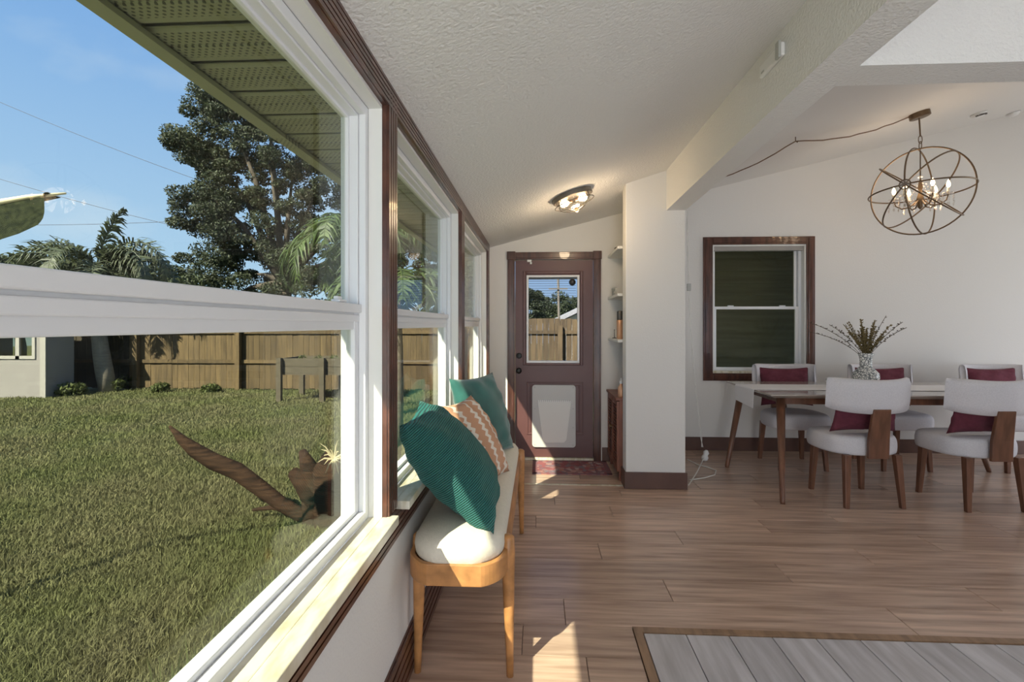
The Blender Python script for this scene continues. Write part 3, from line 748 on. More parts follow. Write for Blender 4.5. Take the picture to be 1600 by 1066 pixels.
# ================================================================== NOOK: rug, cabinet, shelves, ceiling light
rz0 = on_z(818, 741, 0).y
m = box((-.06, rz0, 0.0005), (.655, YD - .03, .008)); rg = thing('door_rug', 'red and violet patterned rug in front of the door', 'rug', (.3, 4.8, 0)); m.build('rug_field', 'rug_weave', rg)
frame_rect(MB(), 0, 1, 0, 1, .1, 0, 1)
m = MB(); ra, rb, rc, rd_ = -.06, .655, rz0, YD - .03
for (xa, xb, ya, yb) in ((ra, rb, rc, rc + .025), (ra, rb, rd_ - .03, rd_), (rb - .045, rb, rc, rd_), (ra, ra + .045, rc, rd_), (rb - .14, rb - .125, rc + .04, rd_ - .04)): m.box((xa, ya, .0075), (xb, yb, .0095))
m.build('rug_border', 'rug_border', rg)
struct(box((-.48, on_z(850, 757, 0).y - .012, .0003), (.70, on_z(850, 757, 0).y + .012, .004)).build('trim_9', 'sill_stone'))
cb = thing('louvred_cabinet', 'reddish wooden cabinet with louvred doors below the shelves', 'cabinet', (.80, 4.7, 0))
cx = .668; c0, c1 = 4.395, 4.99; ct = .715
m = MB(); m.box((cx + .02, c0, .07), (.945, c1, ct - .02)); m.build('body', 'cabinet_wood', cb)
box((cx - .012, c0 - .008, ct - .022), (.952, c1 + .008, ct)).build('top', 'cabinet_wood', cb, bevel=.004)
for yy in (c0 + .03, c1 - .03):
    for xx in (cx + .035, .92): box((xx - .015, yy - .015, 0), (xx + .015, yy + .015, .07)).build('foot', 'cabinet_wood', cb)
for k in range(2):
    ya, yb = c0 + k * (c1 - c0) / 2 + .004, c0 + (k + 1) * (c1 - c0) / 2 - .004; za, zb = .085, ct - .03; t = .042
    m = MB(); m.box((cx, ya, za), (cx + .02, ya + t, zb)); m.box((cx, yb - t, za), (cx + .02, yb, zb)); m.box((cx, ya + t, za), (cx + .02, yb - t, za + t)); m.box((cx, ya + t, zb - t), (cx + .02, yb - t, zb))
    dd = m.build('door', 'cabinet_wood', cb, bevel=.002)
    for j in range(18):
        z = za + t + .012 + j * (zb - za - 2*t - .02) / 17.5
        Ml = Matrix.Translation((cx + .010, (ya + yb) / 2, z)) @ Matrix.Rotation(math.radians(38), 4, 'Y')
        MB().box((-.012, -(yb - ya) / 2 + t, -.0025), (.012, (yb - ya) / 2 - t, .0025), Ml).build('louvre', 'cabinet_wood', dd)
    yk = yb - .02 if k == 0 else ya + .02; MB().lathe([(.006, 0), (.006, .012), (.012, .018), (.011, .026), (.004, .029)], 10, Matrix.Translation((cx, yk, .42)) @ Matrix.Rotation(-PI/2, 4, 'Y')).build('knob', 'bronze', dd)
sh_z = (on_y(948, 404, YD - .01).z, on_y(947, 468.5, YD - .01).z, on_y(948, 532, YD - .01).z)
for z, lb in zip(sh_z, ('pale wall shelf highest in the nook beside the door', 'pale wall shelf carrying grey block letters', 'pale wall shelf carrying copper-coloured bottles')):
    s_ = thing('wall_shelf', lb, 'shelf', (.82, 4.7, z), group='nook shelves'); s_['group'] = 'nook shelves'
    box((.675, 4.40, z), (.960, YD - .002, z + .024)).build('board', 'white_paint', s_, bevel=.003)
    for yy in (4.55, 4.9): m = box((.80, yy - .01, z - .010), (.958, yy + .01, z)); m.box((.945, yy - .01, z - .12), (.958, yy + .01, z)); m.build('bracket', 'steel_dark', s_)
# things on the shelves
z = sh_z[0] + .024
o = MB().tube([(.71, 4.74, z + .012), (.70, 4.66, z + .014), (.705, 4.58, z + .012)], [.010, .016, .010], 10).build('driftwood_piece', 'bark', smooth=True); tag(o, 'small brown stick on the highest nook shelf', 'ornament')
z = sh_z[1] + .024                                              # free-standing letters that read along the shelf
def letter(ch, y_, lab):
    cu = bpy.data.curves.new('letter', 'FONT'); cu.body = ch; cu.size = .115; cu.extrude = .009; cu.align_x = 'CENTER'
    t_ = bpy.data.objects.new('tmp', cu); COL.objects.link(t_); dg = bpy.context.evaluated_depsgraph_get(); me = bpy.data.meshes.new_from_object(t_.evaluated_get(dg))
    bpy.data.objects.remove(t_); me.materials.clear(); me.materials.append(MAT['plastic_grey']); o = bpy.data.objects.new('block_letter', me); COL.objects.link(o)
    o.location = (.705, y_, z); o.rotation_euler = (PI/2, 0, -PI/2); tag(o, lab, 'letter', 'grey block letters on the nook shelf')
for ch, y_ in (('T', 4.90), ('B', 4.815), ('D', 4.73)): letter(ch, y_, 'grey block letter %s standing on the middle nook shelf' % ch)
z = sh_z[2] + .024
def bottle(x, y_, r, h, lab):
    t_ = thing('tall_bottle', lab, 'bottle', (x, y_, z), group='copper bottles on the nook shelf')
    MB().lathe([(r*.9, z), (r, z + .006), (r, z + h*.66), (r*.8, z + h*.68)], 16, Matrix.Translation((x, y_, 0))).build('body', 'copper', t_, smooth=True)
    MB().lathe([(r*.86, z + h*.68), (r*.9, z + h*.70), (r*.9, z + h*.985), (r*.7, z + h)], 16, Matrix.Translation((x, y_, 0))).build('cap', 'steel_dark', t_, smooth=True)
bottle(.745, 4.80, .019, .255, 'slim copper bottle with dark cap nearer the door on the nook shelf'); bottle(.735, 4.66, .025, .255, 'wide copper bottle with dark cap beside a slim one')
t_ = thing('pin_stand', 'thin dark pin on a small base beside the copper bottles', 'ornament', (.72, 4.90, z)); m = MB(); m.lathe([(.022, z), (.022, z + .006), (.004, z + .010), (.003, z + .075), (.006, z + .080), (.001, z + .085)], 12, Matrix.Translation((.72, 4.90, 0))); m.build('pin', 'steel_dark', t_)
t_ = thing('spray_bottle', 'small amber bottle with white cap on the louvred cabinet', 'bottle', (.715, 4.47, ct)); MB().lathe([(.026, ct), (.028, ct + .006), (.028, ct + .085), (.012, ct + .105), (.012, ct + .115)], 14, Matrix.Translation((.715, 4.47, 0))).build('body', 'copper', t_, smooth=True)
MB().lathe([(.014, ct + .115), (.014, ct + .135), (.006, ct + .140), (.006, ct + .165)], 12, Matrix.Translation((.715, 4.47, 0))).build('cap', 'plastic_white', t_)

# caged flush ceiling light
lc = on_y(893, 334, 3.95); lx, ly = lc.x, 3.95; lz = ceil_z(lx); tilt = -math.atan((2.605 - ZC) / 1.517)
lt = thing('flush_ceiling_light', 'round caged ceiling light with clear glass bowl and glowing bulbs near the door', 'lamp', (lx, ly, lz))
ML = Matrix.Translation((lx, ly, lz)) @ Matrix.Rotation(tilt, 4, 'Y')
MB().lathe([(.150, .002), (.158, -.004), (.158, -.034), (.150, -.038), (.140, -.030)], 36, ML).build('pan', 'steel_dark', lt, smooth=False)
MB().lathe([(.136, -.030), (.138, -.055), (.125, -.080), (.090, -.103), (.045, -.116), (.012, -.120)], 30, ML, cap=False).build('glass_bowl', 'lamp_glass', lt, smooth=True)
m = MB()
for k in range(4):
    a = PI/4 + k * PI / 2; pts = [ML @ Vector((r*math.cos(a), r*math.sin(a), zz)) for r, zz in ((.152, -.034), (.156, -.075), (.120, -.096), (.070, -.118), (.010, -.128))]; m.tube(pts, .0032, 6)
m.tube([ML @ Vector((.156*math.cos(a), .156*math.sin(a), -.072)) for a in np.linspace(0, 2*PI, 36, endpoint=False)], .0034, 6, closed=True); m.build('cage', 'steel_dark', lt)
MB().lathe([(.012, -.112), (.018, -.122), (.012, -.132), (.016, -.138), (.004, -.146)], 12, ML).build('finial', 'bronze', lt)
for s in (-1, 1):
    Mb = ML @ Matrix.Translation((s * .042, 0, -.052)) @ Matrix.Rotation(s * PI / 2, 4, 'Y')
    MB().lathe([(.010, -.030), (.013, -.005)], 12, Mb).build('socket', 'copper', lt); MB().lathe([(.012, -.004), (.026, .020), (.030, .040), (.022, .058), (.006, .066)], 14, Mb).build('bulb', 'bulb', lt, smooth=True)
lamp('flush_lamp_glow', 'POINT', ML @ Vector((0, 0, -.17)), 8.5, (1, .75, .48), shadow_soft_size=.06)

# alarm sensor on the beam face
s0 = on_x(1193, 106, bx0); s1 = on_x(1228, 55, bx0); t_ = thing('alarm_sensor', 'long white plastic sensor on the beam face', 'sensor', (bx0, (s0.y + s1.y)/2, (s0.z + s1.z)/2))
ya, yb = s1.y, s0.y; zc = ceil_z(bx0) - .085
MB().box((bx0 - .022, ya, zc - .040), (bx0 - .0005, yb, zc + .020)).build('case', 'plastic_white', t_, bevel=.008)
MB().box((bx0 - .034, ya - .008, zc - .05), (bx0 - .022, ya + .028, zc + .022)).build('vent', 'plastic_grey', t_, bevel=.004)
MB().box((bx0 - .024, yb - .06, zc - .030), (bx0 - .0215, yb - .03, zc - .022)).build('button', 'plastic_grey', t_)

# smoke detectors on the dining ceiling
def ceil_hit(u, v):
    d_ = ray(u, v); k = (din_z(0) - H) / (d_.z - .236 * d_.x); return Vector((0, 0, H)) + d_ * k
RT = Matrix.Rotation(-math.atan(.236), 4, 'Y')
for (u, v, r, lb) in ((1529, 177, .062, 'white smoke detector with dark slots on the dining ceiling'), (1583, 176, .055, 'plain flat white detector beside the slotted one')):
    c = ceil_hit(u, v); t_ = thing('smoke_detector', lb, 'detector', c)
    MB().lathe([(r, 0), (r, -.012), (r * .92, -.020), (r * .6, -.036), (r * .2, -.040)], 24, Matrix.Translation(c) @ RT).build('case', 'plastic_white', t_, smooth=True)
    if r > .06:
        for k in range(5):
            a = -PI/2 + (k - 2) * .5; MB().box((-.008, -.011, -.033), (.008, .011, -.022), Matrix.Translation(c) @ RT @ Matrix.Rotation(a, 4, 'Z') @ Matrix.Translation((r * .78, 0, 0))).build('slot', 'steel_dark', t_)

# ================================================================== DINING TABLE AND CHAIRS
TZ = .790; TX0, TX1, TY0, TY1 = 1.83, 4.00, 4.12, 5.08
tb = thing('dining_table', 'long dining table with glossy pale top and splayed walnut legs', 'table', ((TX0+TX1)/2, (TY0+TY1)/2, 0))
m = MB(); e = .05; m.add([(TX0, TY0, TZ), (TX1, TY0, TZ), (TX1, TY1, TZ), (TX0, TY1, TZ), (TX0, TY0, TZ-.010), (TX1, TY0, TZ-.010), (TX1, TY1, TZ-.010), (TX0, TY1, TZ-.010),
      (TX0+e, TY0+e, TZ-.034), (TX1-e, TY0+e, TZ-.034), (TX1-e, TY1-e, TZ-.034), (TX0+e, TY1-e, TZ-.034)],
      [(0,1,2,3),(4,5,1,0),(5,6,2,1),(6,7,3,2),(7,4,0,3),(8,9,5,4),(9,10,6,5),(10,11,7,6),(11,8,4,7),(11,10,9,8)]); m.build('tabletop', 'table_top', tb)
ins = .0; zt = TZ - .034
m = MB(); m.box((TX0 + .14, TY0 + .10, zt - .055), (TX1 - .14, TY0 + .125, zt)); m.box((TX0 + .14, TY1 - .125, zt - .055), (TX1 - .14, TY1 - .10, zt)); m.box((TX0 + .14, TY0 + .125, zt - .055), (TX0 + .165, TY1 - .125, zt)); m.box((TX1 - .165, TY0 + .125, zt - .055), (TX1 - .14, TY1 - .125, zt)); m.build('apron', 'walnut', tb)
fl_ = on_z(1225, 789.5, 0); bl_ = on_z(1135.5, 730.4, 0)
for (fx, fy), (tx_, ty_) in (((fl_.x, fl_.y + .02), (TX0 + .115, TY0 + .09)), ((bl_.x, bl_.y), (TX0 + .105, TY1 - .12)), ((4.04, 3.86), (TX1 - .115, TY0 + .09)), ((4.10, 4.86), (TX1 - .105, TY1 - .12))):
    m = MB(); m.tube([(fx, fy, 0), (fx + (tx_ - fx) * .02, fy + (ty_ - fy) * .02, .015), (tx_, ty_, zt - .001)], [.016, .0195, .034], 16); m.build('leg', 'walnut', tb, smooth=True)
# runner
rx0 = TX0; m = MB(); ryA, ryB = 4.40, 4.80; vs = []; xs = list(np.linspace(TX0 - .012, TX1 - .3, 12))
for x in xs: vs += [(x, ryA, TZ + .002), (x, ryB, TZ + .002)]
n = len(xs); fs = [(2*i, 2*i+2, 2*i+3, 2*i+1) for i in range(n-1)]
k0 = len(vs)
for (x, z, f) in ((TX0 - .016, TZ - .004, 0), (TX0 - .018, TZ - .06, .005), (TX0 - .020, TZ - .135, .02)): vs += [(x, ryA + f * .4, z - f), (x - .004, ryB - f, z)]
fs += [(k0, 0, 1, k0+1), (k0+2, k0, k0+1, k0+3), (k0+4, k0+2, k0+3, k0+5)]
m.add(vs, fs); o = m.build('table_runner', 'runner_cloth'); o.modifiers.new('s', 'SOLIDIFY').thickness = .003; o.modifiers['s'].offset = 1; tag(o, 'white cloth runner hanging over the end of the dining table', 'table runner')

def make_chair(label):
    """faces +Y in its own frame; wide curved back on one wooden post"""
    c = thing('dining_chair', label, 'chair', (0, 0, 0), group='upholstered chairs round the dining table', world=False)
    pl = []
    pts = [(-.235, -.225), (.235, -.225), (.275, .02), (.265, .20), (.215, .265), (-.215, .265), (-.265, .20), (-.275, .02)]
    m = MB(); rings = [(.94, .370), (1.0, .385), (1.02, .44), (1.0, .492), (.93, .515), (.75, .522)]; vs = []
    for s_, z in rings: vs += [(x * s_, y_ * s_, z) for x, y_ in pts]
    q = len(pts); fs = [(j*q+i, j*q+(i+1) % q, (j+1)*q+(i+1) % q, (j+1)*q+i) for j in range(len(rings)-1) for i in range(q)] + [tuple(range(q))[::-1], tuple((len(rings)-1)*q+i for i in range(q))]
    m.add(vs, fs); m.build('seat', 'chair_fabric', c, smooth=True, subd=2)
    m = MB(); na = 15; sec = [(-.034, .700), (-.040, .76), (-.036, .90), (-.024, .935), (.0, .945), (.024, .930), (.032, .88), (.032, .75), (.024, .705), (0, .692)]
    vs = []
    for i in range(na):
        a = math.radians(-52 + 104 * i / (na - 1)); R0 = .37; cx_, cy_ = 0, .115
        lift = .020 * (abs(i - 7) / 7) ** 2; end = 1 - .35 * (abs(i - 7) / 7) ** 12
        for dr_, z in sec:
            r_ = R0 - dr_ * end; zz = .82 + (z - .82) * (1 - .10 * (abs(i-7)/7) ** 6) + lift
            vs.append((cx_ + r_ * math.sin(a), cy_ - r_ * math.cos(a) - (zz - .7) * .10, zz))
    q = len(sec); fs = [(i*q+j, i*q+(j+1) % q, (i+1)*q+(j+1) % q, (i+1)*q+j) for i in range(na-1) for j in range(q)] + [tuple(range(q)), tuple((na-1)*q+j for j in range(q))[::-1]]
    m.add(vs, fs); m.build('backrest', 'chair_fabric', c, smooth=True)
    m = MB(); m.add([(-.075, -.262, .372), (.075, -.262, .372), (.075, -.236, .372), (-.075, -.236, .372), (-.075, -.268, .52), (.075, -.268, .52), (.075, -.242, .52), (-.075, -.242, .52),
           (-.062, -.300, .735), (.062, -.300, .735), (.062, -.270, .735), (-.062, -.270, .735)], [(3,2,1,0),(0,1,5,4),(1,2,6,5),(2,3,7,6),(3,0,4,7),(4,5,9,8),(5,6,10,9),(6,7,11,10),(7,4,8,11),(8,9,10,11)])
    m.build('back_post', 'walnut', c, bevel=.004)
    for sx, sy in ((-1, -1), (1, -1), (-1, 1), (1, 1)):
        tx_, ty_ = sx * .185, (-.185 if sy < 0 else .205); bx_, by_ = sx * .205, (-.215 if sy < 0 else .225); a_, b_ = .024, .016
        m = MB(); m.add([(bx_-b_, by_-b_, 0), (bx_+b_, by_-b_, 0), (bx_+b_, by_+b_, 0), (bx_-b_, by_+b_, 0), (tx_-a_, ty_-a_, .385), (tx_+a_, ty_-a_, .385), (tx_+a_, ty_+a_, .385), (tx_-a_, ty_+a_, .385)],
                        [(3,2,1,0),(4,5,6,7),(0,1,5,4),(1,2,6,5),(2,3,7,6),(3,0,4,7)]); m.build('leg', 'walnut', c, bevel=.003)
    return c
ch0 = make_chair('')
fA = on_z(1358, 796, 0); fB = on_z(1547, 802, 0); fb = on_z(1228, 729, 0)
chairs = [((fA.x + .04, fA.y + .235), math.radians(3), 'white upholstered chair with its back to the room beside the runner end', 1),
          ((fB.x + .05, fB.y + .235), math.radians(3), 'white upholstered chair with its back to the room, second from the runner end', 1),
          ((2.42, 5.02), PI, 'white upholstered chair between table and window', 0),
          ((3.36, 5.06), PI, 'white upholstered chair against the plain wall behind the vase', 0),
          ((4.42, 5.06), PI + .05, 'white upholstered chair by the plain wall, farthest from the window', 0)]
for i, ((x, y_), rz, lb, front) in enumerate(chairs):
    c = ch0 if i == 0 else copy_tree(ch0); c.location = (x, y_, 0); c.rotation_euler = (0, 0, rz); c['label'] = lb
    p = pillow_mesh('chair_pillow', .50, .38, .10, 'burgundy', pinch=.06)
    Rz = Matrix.Rotation(rz, 3, 'Z'); cc = Vector((x, y_, 0)) + Rz @ Vector((0, -.125, .720 if front else .738))
    orient(p, cc, Rz @ Vector((1, 0, 0)), Rz @ Vector((0, -.22, 1)))
    tag(p, 'burgundy lumbar pillow on the ' + ('white chair beside the runner end', 'second white chair with its back to the room', 'white chair by the window', 'white chair behind the vase', 'white chair by the plain wall far from the window')[i], 'pillow', 'burgundy chair pillows')

# ------------------------------------------------------------------ vase of dried stems, candle jar
vx = on_z(1353, 597, TZ); vx = Vector((vx.x, 4.62, TZ + .004)); vx.x = on_y(1353, 590, 4.62).x
v_ = thing('flower_vase', 'white vase with grey floral pattern holding dried stems on the table', 'vase', vx)
prof = [(.052, 0), (.056, .006), (.085, .040), (.103, .085), (.098, .125), (.066, .160), (.048, .180), (.046, .245), (.058, .285), (.061, .300), (.053, .300), (.042, .26)]
MB().lathe(prof, 30, Matrix.Translation(vx), cap=True).build('vase_body', 'vase_glaze', v_, smooth=True)
rs = random.Random(4)
specs = [(-.52 + 1.04 * (i / 33) + rs.uniform(-.06, .06), rs.uniform(-.25, .25), rs.uniform(.20, .36), 0) for i in range(34)]
specs += [(-.95, 0.0, .42, 1), (-1.15, .1, .33, 1), (-.75, -.1, .36, 1), (.85, .05, .34, 1), (.62, -.1, .37, 1), (.35, .0, .40, 1)]
for (ax, ay, ln, thin) in specs:
    base = vx + Vector((ax * .03, ay * .03, .27)); m = MB(); pts = []
    for t in np.linspace(0, 1, 7):
        sx = ax * (t * .9 + .25 * t * t) * ln * 1.0; pts.append(base + Vector((sx, ay * t * ln, ln * t * (1 - .30 * abs(ax) * t))))
    m.tube(pts, .0022, 4)
    nl = 15 if not thin else 16
    for k in range(nl):
        t = (.25 if thin else .15) + (.75 if thin else .85) * k / nl; ii = min(5, int(t * 6)); fr_ = t * 6 - ii; c = pts[ii].lerp(pts[ii + 1], fr_)
        for _ in range(2 if thin else 4):
            dv = Vector((rs.uniform(-1, 1), rs.uniform(-1, 1), rs.uniform(-.2, 1))).normalized() * rs.uniform(.012, .024); w_ = Vector((rs.uniform(-1, 1), rs.uniform(-1, 1), rs.uniform(-1, 1))).normalized() * .0070
            m.add([c, c + dv * .5 + w_, c + dv, c + dv * .5 - w_], [(0, 1, 2, 3)])
    m.build('stem', 'stem_dark' if thin else 'stem_dry', v_)
jx = on_y(1299, 590, 4.55); jz = TZ + .006; j_ = thing('candle_jar', 'small white candle jar with wooden lid on the table', 'jar', (jx.x, 4.55, jz))
MB().lathe([(.036, jz), (.040, jz + .004), (.040, jz + .062), (.036, jz + .064)], 20, Matrix.Translation((jx.x, 4.55, 0))).build('jar_body', 'plastic_white', j_, smooth=True)
MB().lathe([(.043, jz + .064), (.044, jz + .068), (.044, jz + .078), (.040, jz + .080)], 20, Matrix.Translation((jx.x, 4.55, 0))).build('lid', 'plastic_grey', j_)

# ================================================================== ORB CHANDELIER
OC = on_y(1438, 299, 4.42); OR = .357; can = ceil_hit(1427, 166)
can = Vector((OC.x - .01, OC.y, din_z(OC.x - .01)))
cl = thing('orb_chandelier', 'bronze orb chandelier with crystal drops and candle bulbs over the table', 'chandelier', (OC.x, OC.y, can.z))
MB().lathe([(.072, .001), (.074, -.004), (.074, -.040), (.066, -.044)], 24, Matrix.Translation(can) @ RT).build('canopy', 'bronze', cl)
top = OC + Vector((0, 0, OR)); m = MB(); m.tube([can + Vector((0, 0, -.03)), top + Vector((0, 0, .10))], .006, 8)
zz = top.z + .105; k = 0
for zz in (top.z + .075, top.z + .025):
    pts = []
    for a in np.linspace(0, 2*PI, 14, endpoint=False):
        dx, dz_ = .015 * math.cos(a), .034 * math.sin(a); pts.append(Vector((OC.x + (dx if k == 0 else 0), OC.y + (0 if k == 0 else dx), zz + dz_)))
    m.tube(pts, .0035, 5, closed=True); k += 1
m.build('chain', 'bronze', cl)
ax = (Vector((0, 0, H)) - OC).normalized(); fr0 = on_y(1411.5, 287, OC.y) - OC; pole = (fr0 + ax * math.sqrt(max(0, OR*OR - fr0.length_squared))).normalized()
e1 = pole.cross(Vector((0, 0, 1))).normalized(); e2 = pole.cross(e1)
ang = np.linspace(0, 2*PI, 56, endpoint=False)
def ring(a_, b_): return MB().tube([OC + (a_ * math.cos(t) + b_ * math.sin(t)) * OR for t in ang], .0062, 6, closed=True)
ring(e1, e2).build('ring', 'bronze', cl)
for k in range(4):
    a_ = PI * k / 4 + .05; ring(pole, e1 * math.cos(a_) + e2 * math.sin(a_)).build('ring', 'bronze', cl)
for s in (1, -1):
    hq = OC + pole * OR * s; MB().tube([hq + (e1 * math.cos(t) + e2 * math.sin(t)) * .037 for t in np.linspace(0, 2*PI, 24, endpoint=False)], .005, 6, closed=True).build('hub_ring', 'bronze', cl)
    MB().lathe([(.036, -.003), (.038, .002), (.034, .006)], 18, Matrix.Translation(OC + pole * OR * s) @ pole.to_track_quat('Z', 'Y').to_matrix().to_4x4()).build('hub_disc', 'crystal', cl)
m = MB(); m.lathe([(.004, .36), (.005, .12), (.012, .10), (.018, .05), (.010, .02), (.022, -.02), (.030, -.06), (.016, -.09), (.020, -.11), (.004, -.13)], 14, Matrix.Translation(OC + Vector((0, 0, -.02)))); m.build('stem', 'bronze', cl, smooth=True)
rs = random.Random(9)
def crystal(mb, c, r, h):
    mb.add([c + Vector((0,0,h)), c + Vector((r,0,0)), c + Vector((0,r,0)), c + Vector((-r,0,0)), c + Vector((0,-r,0)), c - Vector((0,0,h))],
           [(0,1,2),(0,2,3),(0,3,4),(0,4,1),(5,2,1),(5,3,2),(5,4,3),(5,1,4)])
for k in range(6):
    a = k * PI / 3 + .35; dv = Vector((math.cos(a), math.sin(a), 0)); m = MB()
    pts = [OC + dv * r_ + Vector((0, 0, z_)) for r_, z_ in ((.02, -.075), (.07, -.125), (.125, -.130), (.165, -.100), (.178, -.055))]; m.tube(pts, [.006, .006, .0055, .005, .005], 8)
    arm = m.build('arm', 'bronze', cl, smooth=True); tip = pts[-1]
    MB().lathe([(.006, 0), (.034, .004), (.042, .014), (.040, .015), (.030, .008)], 16, Matrix.Translation(tip)).build('drip_cup', 'crystal', arm, smooth=True)
    MB().lathe([(.011, .006), (.011, .052), (.008, .054)], 12, Matrix.Translation(tip)).build('candle_sleeve', 'candle', arm, smooth=True)
    MB().lathe([(.006, .054), (.0135, .070), (.0145, .082), (.008, .104), (.002, .118)], 12, Matrix.Translation(tip)).build('bulb', 'bulb', arm, smooth=True)
    m = MB()
    for j in range(6):
        b_ = j * PI / 3; c = tip + Vector((.039 * math.cos(b_), .039 * math.sin(b_), -.002)); nn = 3 if j % 2 else 4
        for q in range(nn): crystal(m, c - Vector((0, 0, .014 * q + .008)), .0056, .0068)
        crystal(m, c - Vector((0, 0, .014 * nn + .022)), .0078, .018)
    tag(m.build('crystal_drops', 'crystal', arm), kind='stuff')
    m = MB(); s0 = OC + Vector((0, 0, .15))                        # bead swags from the stem to each cup
    for q in range(15):
        t = q / 14; c = s0.lerp(tip + Vector((0, 0, .012)), t); c.z -= .085 * math.sin(PI * t); crystal(m, c, .0072, .0085)
    tag(m.build('crystal_swag', 'crystal', arm), kind='stuff')
lamp('chandelier_glow', 'POINT', OC + Vector((0, 0, .02)), 5, (1, .75, .5), shadow_soft_size=.12)
# swagged lamp cord along the ceiling and down the corner to the wall plug
hk = ceil_hit(1243, 214); cd = thing('lamp_cord', 'brown twisted lamp cord swagged from the chandelier along the dining ceiling', 'cord', can)
pts = []; A, Bh, Ce = can + Vector((-.07, 0, -.03)), hk + Vector((0, 0, -.035)), ceil_hit(1140, 269) + Vector((-.02, 0, -.02))
Cf = Vector((1.42, 4.95, din_z(1.42) - .03))
for (p, q, sag) in ((A, Bh, .055), (Bh, Cf, .06)):
    for t in np.linspace(0, 1, 14)[:-1]: pts.append(p.lerp(q, t) + Vector((0, 0, -sag * math.sin(PI * t) + rs.uniform(-.004, .004))))
pts.append(Cf); MB().tube(pts, .0052, 6).build('cord', 'cord_brown', cd)
MB().tube([hk, hk + Vector((0, 0, -.03)), hk + Vector((.015, 0, -.045)), hk + Vector((.02, 0, -.03))], .004, 6).build('swag_hook', 'bronze', cd)
hc = thing('hanging_cord', 'pale twisted cord with dimmer hanging beside the column to the floor', 'cord', (1.5, 4.85, 0))
Pt = lambda u, v, yy: on_y(u, v, yy)
path = [Cf, Pt(1074, 345, 4.90), Pt(1075, 400, 4.90), Pt(1076.5, 449, 4.90), Pt(1079, 510, 4.90), Pt(1085, 590, 4.90), Pt(1092, 650, 4.90), Pt(1098, 705, 4.88)]
for ph in (0, PI):
    pp = []
    for i in range(len(path) - 1):
        for t in np.linspace(0, 1, 10)[:-1]:
            c = path[i].lerp(path[i+1], t); an = (i * 9 + t * 9) * .9 + ph; pp.append(c + Vector((.006 * math.cos(an), .006 * math.sin(an), 0)))
    MB().tube(pp, .0032, 5).build('cord_strand', 'cord_white', hc)
c = path[3]; MB().box((c.x - .018, c.y - .012, c.z - .034), (c.x + .018, c.y + .012, c.z + .034)).build('dimmer', 'plastic_grey', hc, bevel=.004)
c = on_z(1100, 716, .03); m = MB(); m.lathe([(.012, .0), (.030, .015), (.034, .04), (.022, .06), (.030, .085), (.012, .11)], 10, Matrix.Translation((c.x, c.y, 0.002)) @ Matrix.Rotation(.25, 4, 'Y')); m.build('plug_bundle', 'plastic_white', hc, smooth=True)
lp = [on_z(1097, 722, .01), on_z(1088, 740, .006), on_z(1076, 758, .006)]; MB().tube([c + Vector((0, 0, .02))] + lp, .0055, 6).build('flat_plug_lead', 'cord_white', hc)
lp = [on_z(u, v, .006) for u, v in ((1074, 718), (1090, 726), (1105, 730), (1119, 735), (1117, 742), (1100, 747), (1078, 750))]
MB().tube(lp, .0045, 6).build('floor_loop', 'cord_white', hc)

# ================================================================== OUTDOORS
GZ = -.29; GH = H - GZ
def gp(u, v): return on_z(u, v, GZ)
gr = struct(box((-40, -8, GZ - .3), (XO - .0, 45, GZ - .005)).build('ground', 'lawn')); struct(box((XO, 5.7, GZ - .3), (30, 45, GZ - .005)).build('ground_rear', 'lawn'))
def grass(name, Px, Py, h, spread=.5, wid=.004, m='grass_blade', z0=GZ):
    n = len(Px); az = rng.uniform(0, 2*PI, n); lean = rng.uniform(.1, 1, n) * spread * h; la = rng.uniform(0, 2*PI, n)
    wd_ = wid * rng.uniform(.6, 1.3, n); B = np.stack([Px, Py, np.full(n, z0 - .006)], 1)
    dx = np.stack([np.cos(az) * wd_, np.sin(az) * wd_, np.zeros(n)], 1); mid = B + np.stack([np.cos(la) * lean * .35, np.sin(la) * lean * .35, h * .6], 1); tipv = B + np.stack([np.cos(la) * lean, np.sin(la) * lean, h * rng.uniform(.75, 1, n)], 1)
    V = np.concatenate([B - dx, B + dx, mid + dx * .7, mid - dx * .7, tipv]); i = np.arange(n)
    T = np.concatenate([np.stack([i, i+n, i+2*n], 1), np.stack([i, i+2*n, i+3*n], 1), np.stack([i+3*n, i+2*n, i+4*n], 1)])
    return mesh_np(name, V, T, m)
n = 430000; r = 1.0 * (16.0 / 1.0) ** rng.uniform(0, 1, n); al = rng.uniform(.10, .95, n)      # fan of lawn seen through the windows
gx, gy = -r * np.sin(al), r * np.cos(al); ok = (gx < -.74) & (gy < 12.75); gx, gy, r = gx[ok], gy[ok], r[ok]
pat = .5 + .5 * np.sin(gx * 2.1 + np.sin(gy * 1.3) * 2) * np.sin(gy * 1.7 + gx)
g = grass('lawn_grass', gx, gy, (.035 + .035 * rng.uniform(0, 1, len(gx))) * (.75 + .6 * pat), .9, wid=np.clip(.0011 + .00055 * r, .0014, .008))
tag(g, 'short green lawn grass covering the back yard', 'grass', kind='stuff')
n = 1500; gx = rng.uniform(-1.45, -.75, n); gy = rng.uniform(.4, 2.6, n); c0_ = rng.normal(0, .05, (2, n)); cl_ = rng.integers(0, 34, n); cc = np.stack([rng.uniform(-1.6, -1.05, 34), rng.uniform(.5, 3.0, 34)])
g = grass('tall_grass', cc[0][cl_] + c0_[0], cc[1][cl_] + c0_[1], rng.uniform(.12, .30, n), .5, wid=.004, m='weed_leaf'); tag(g, 'tall loose grass tufts growing below the window', 'grass', kind='stuff')

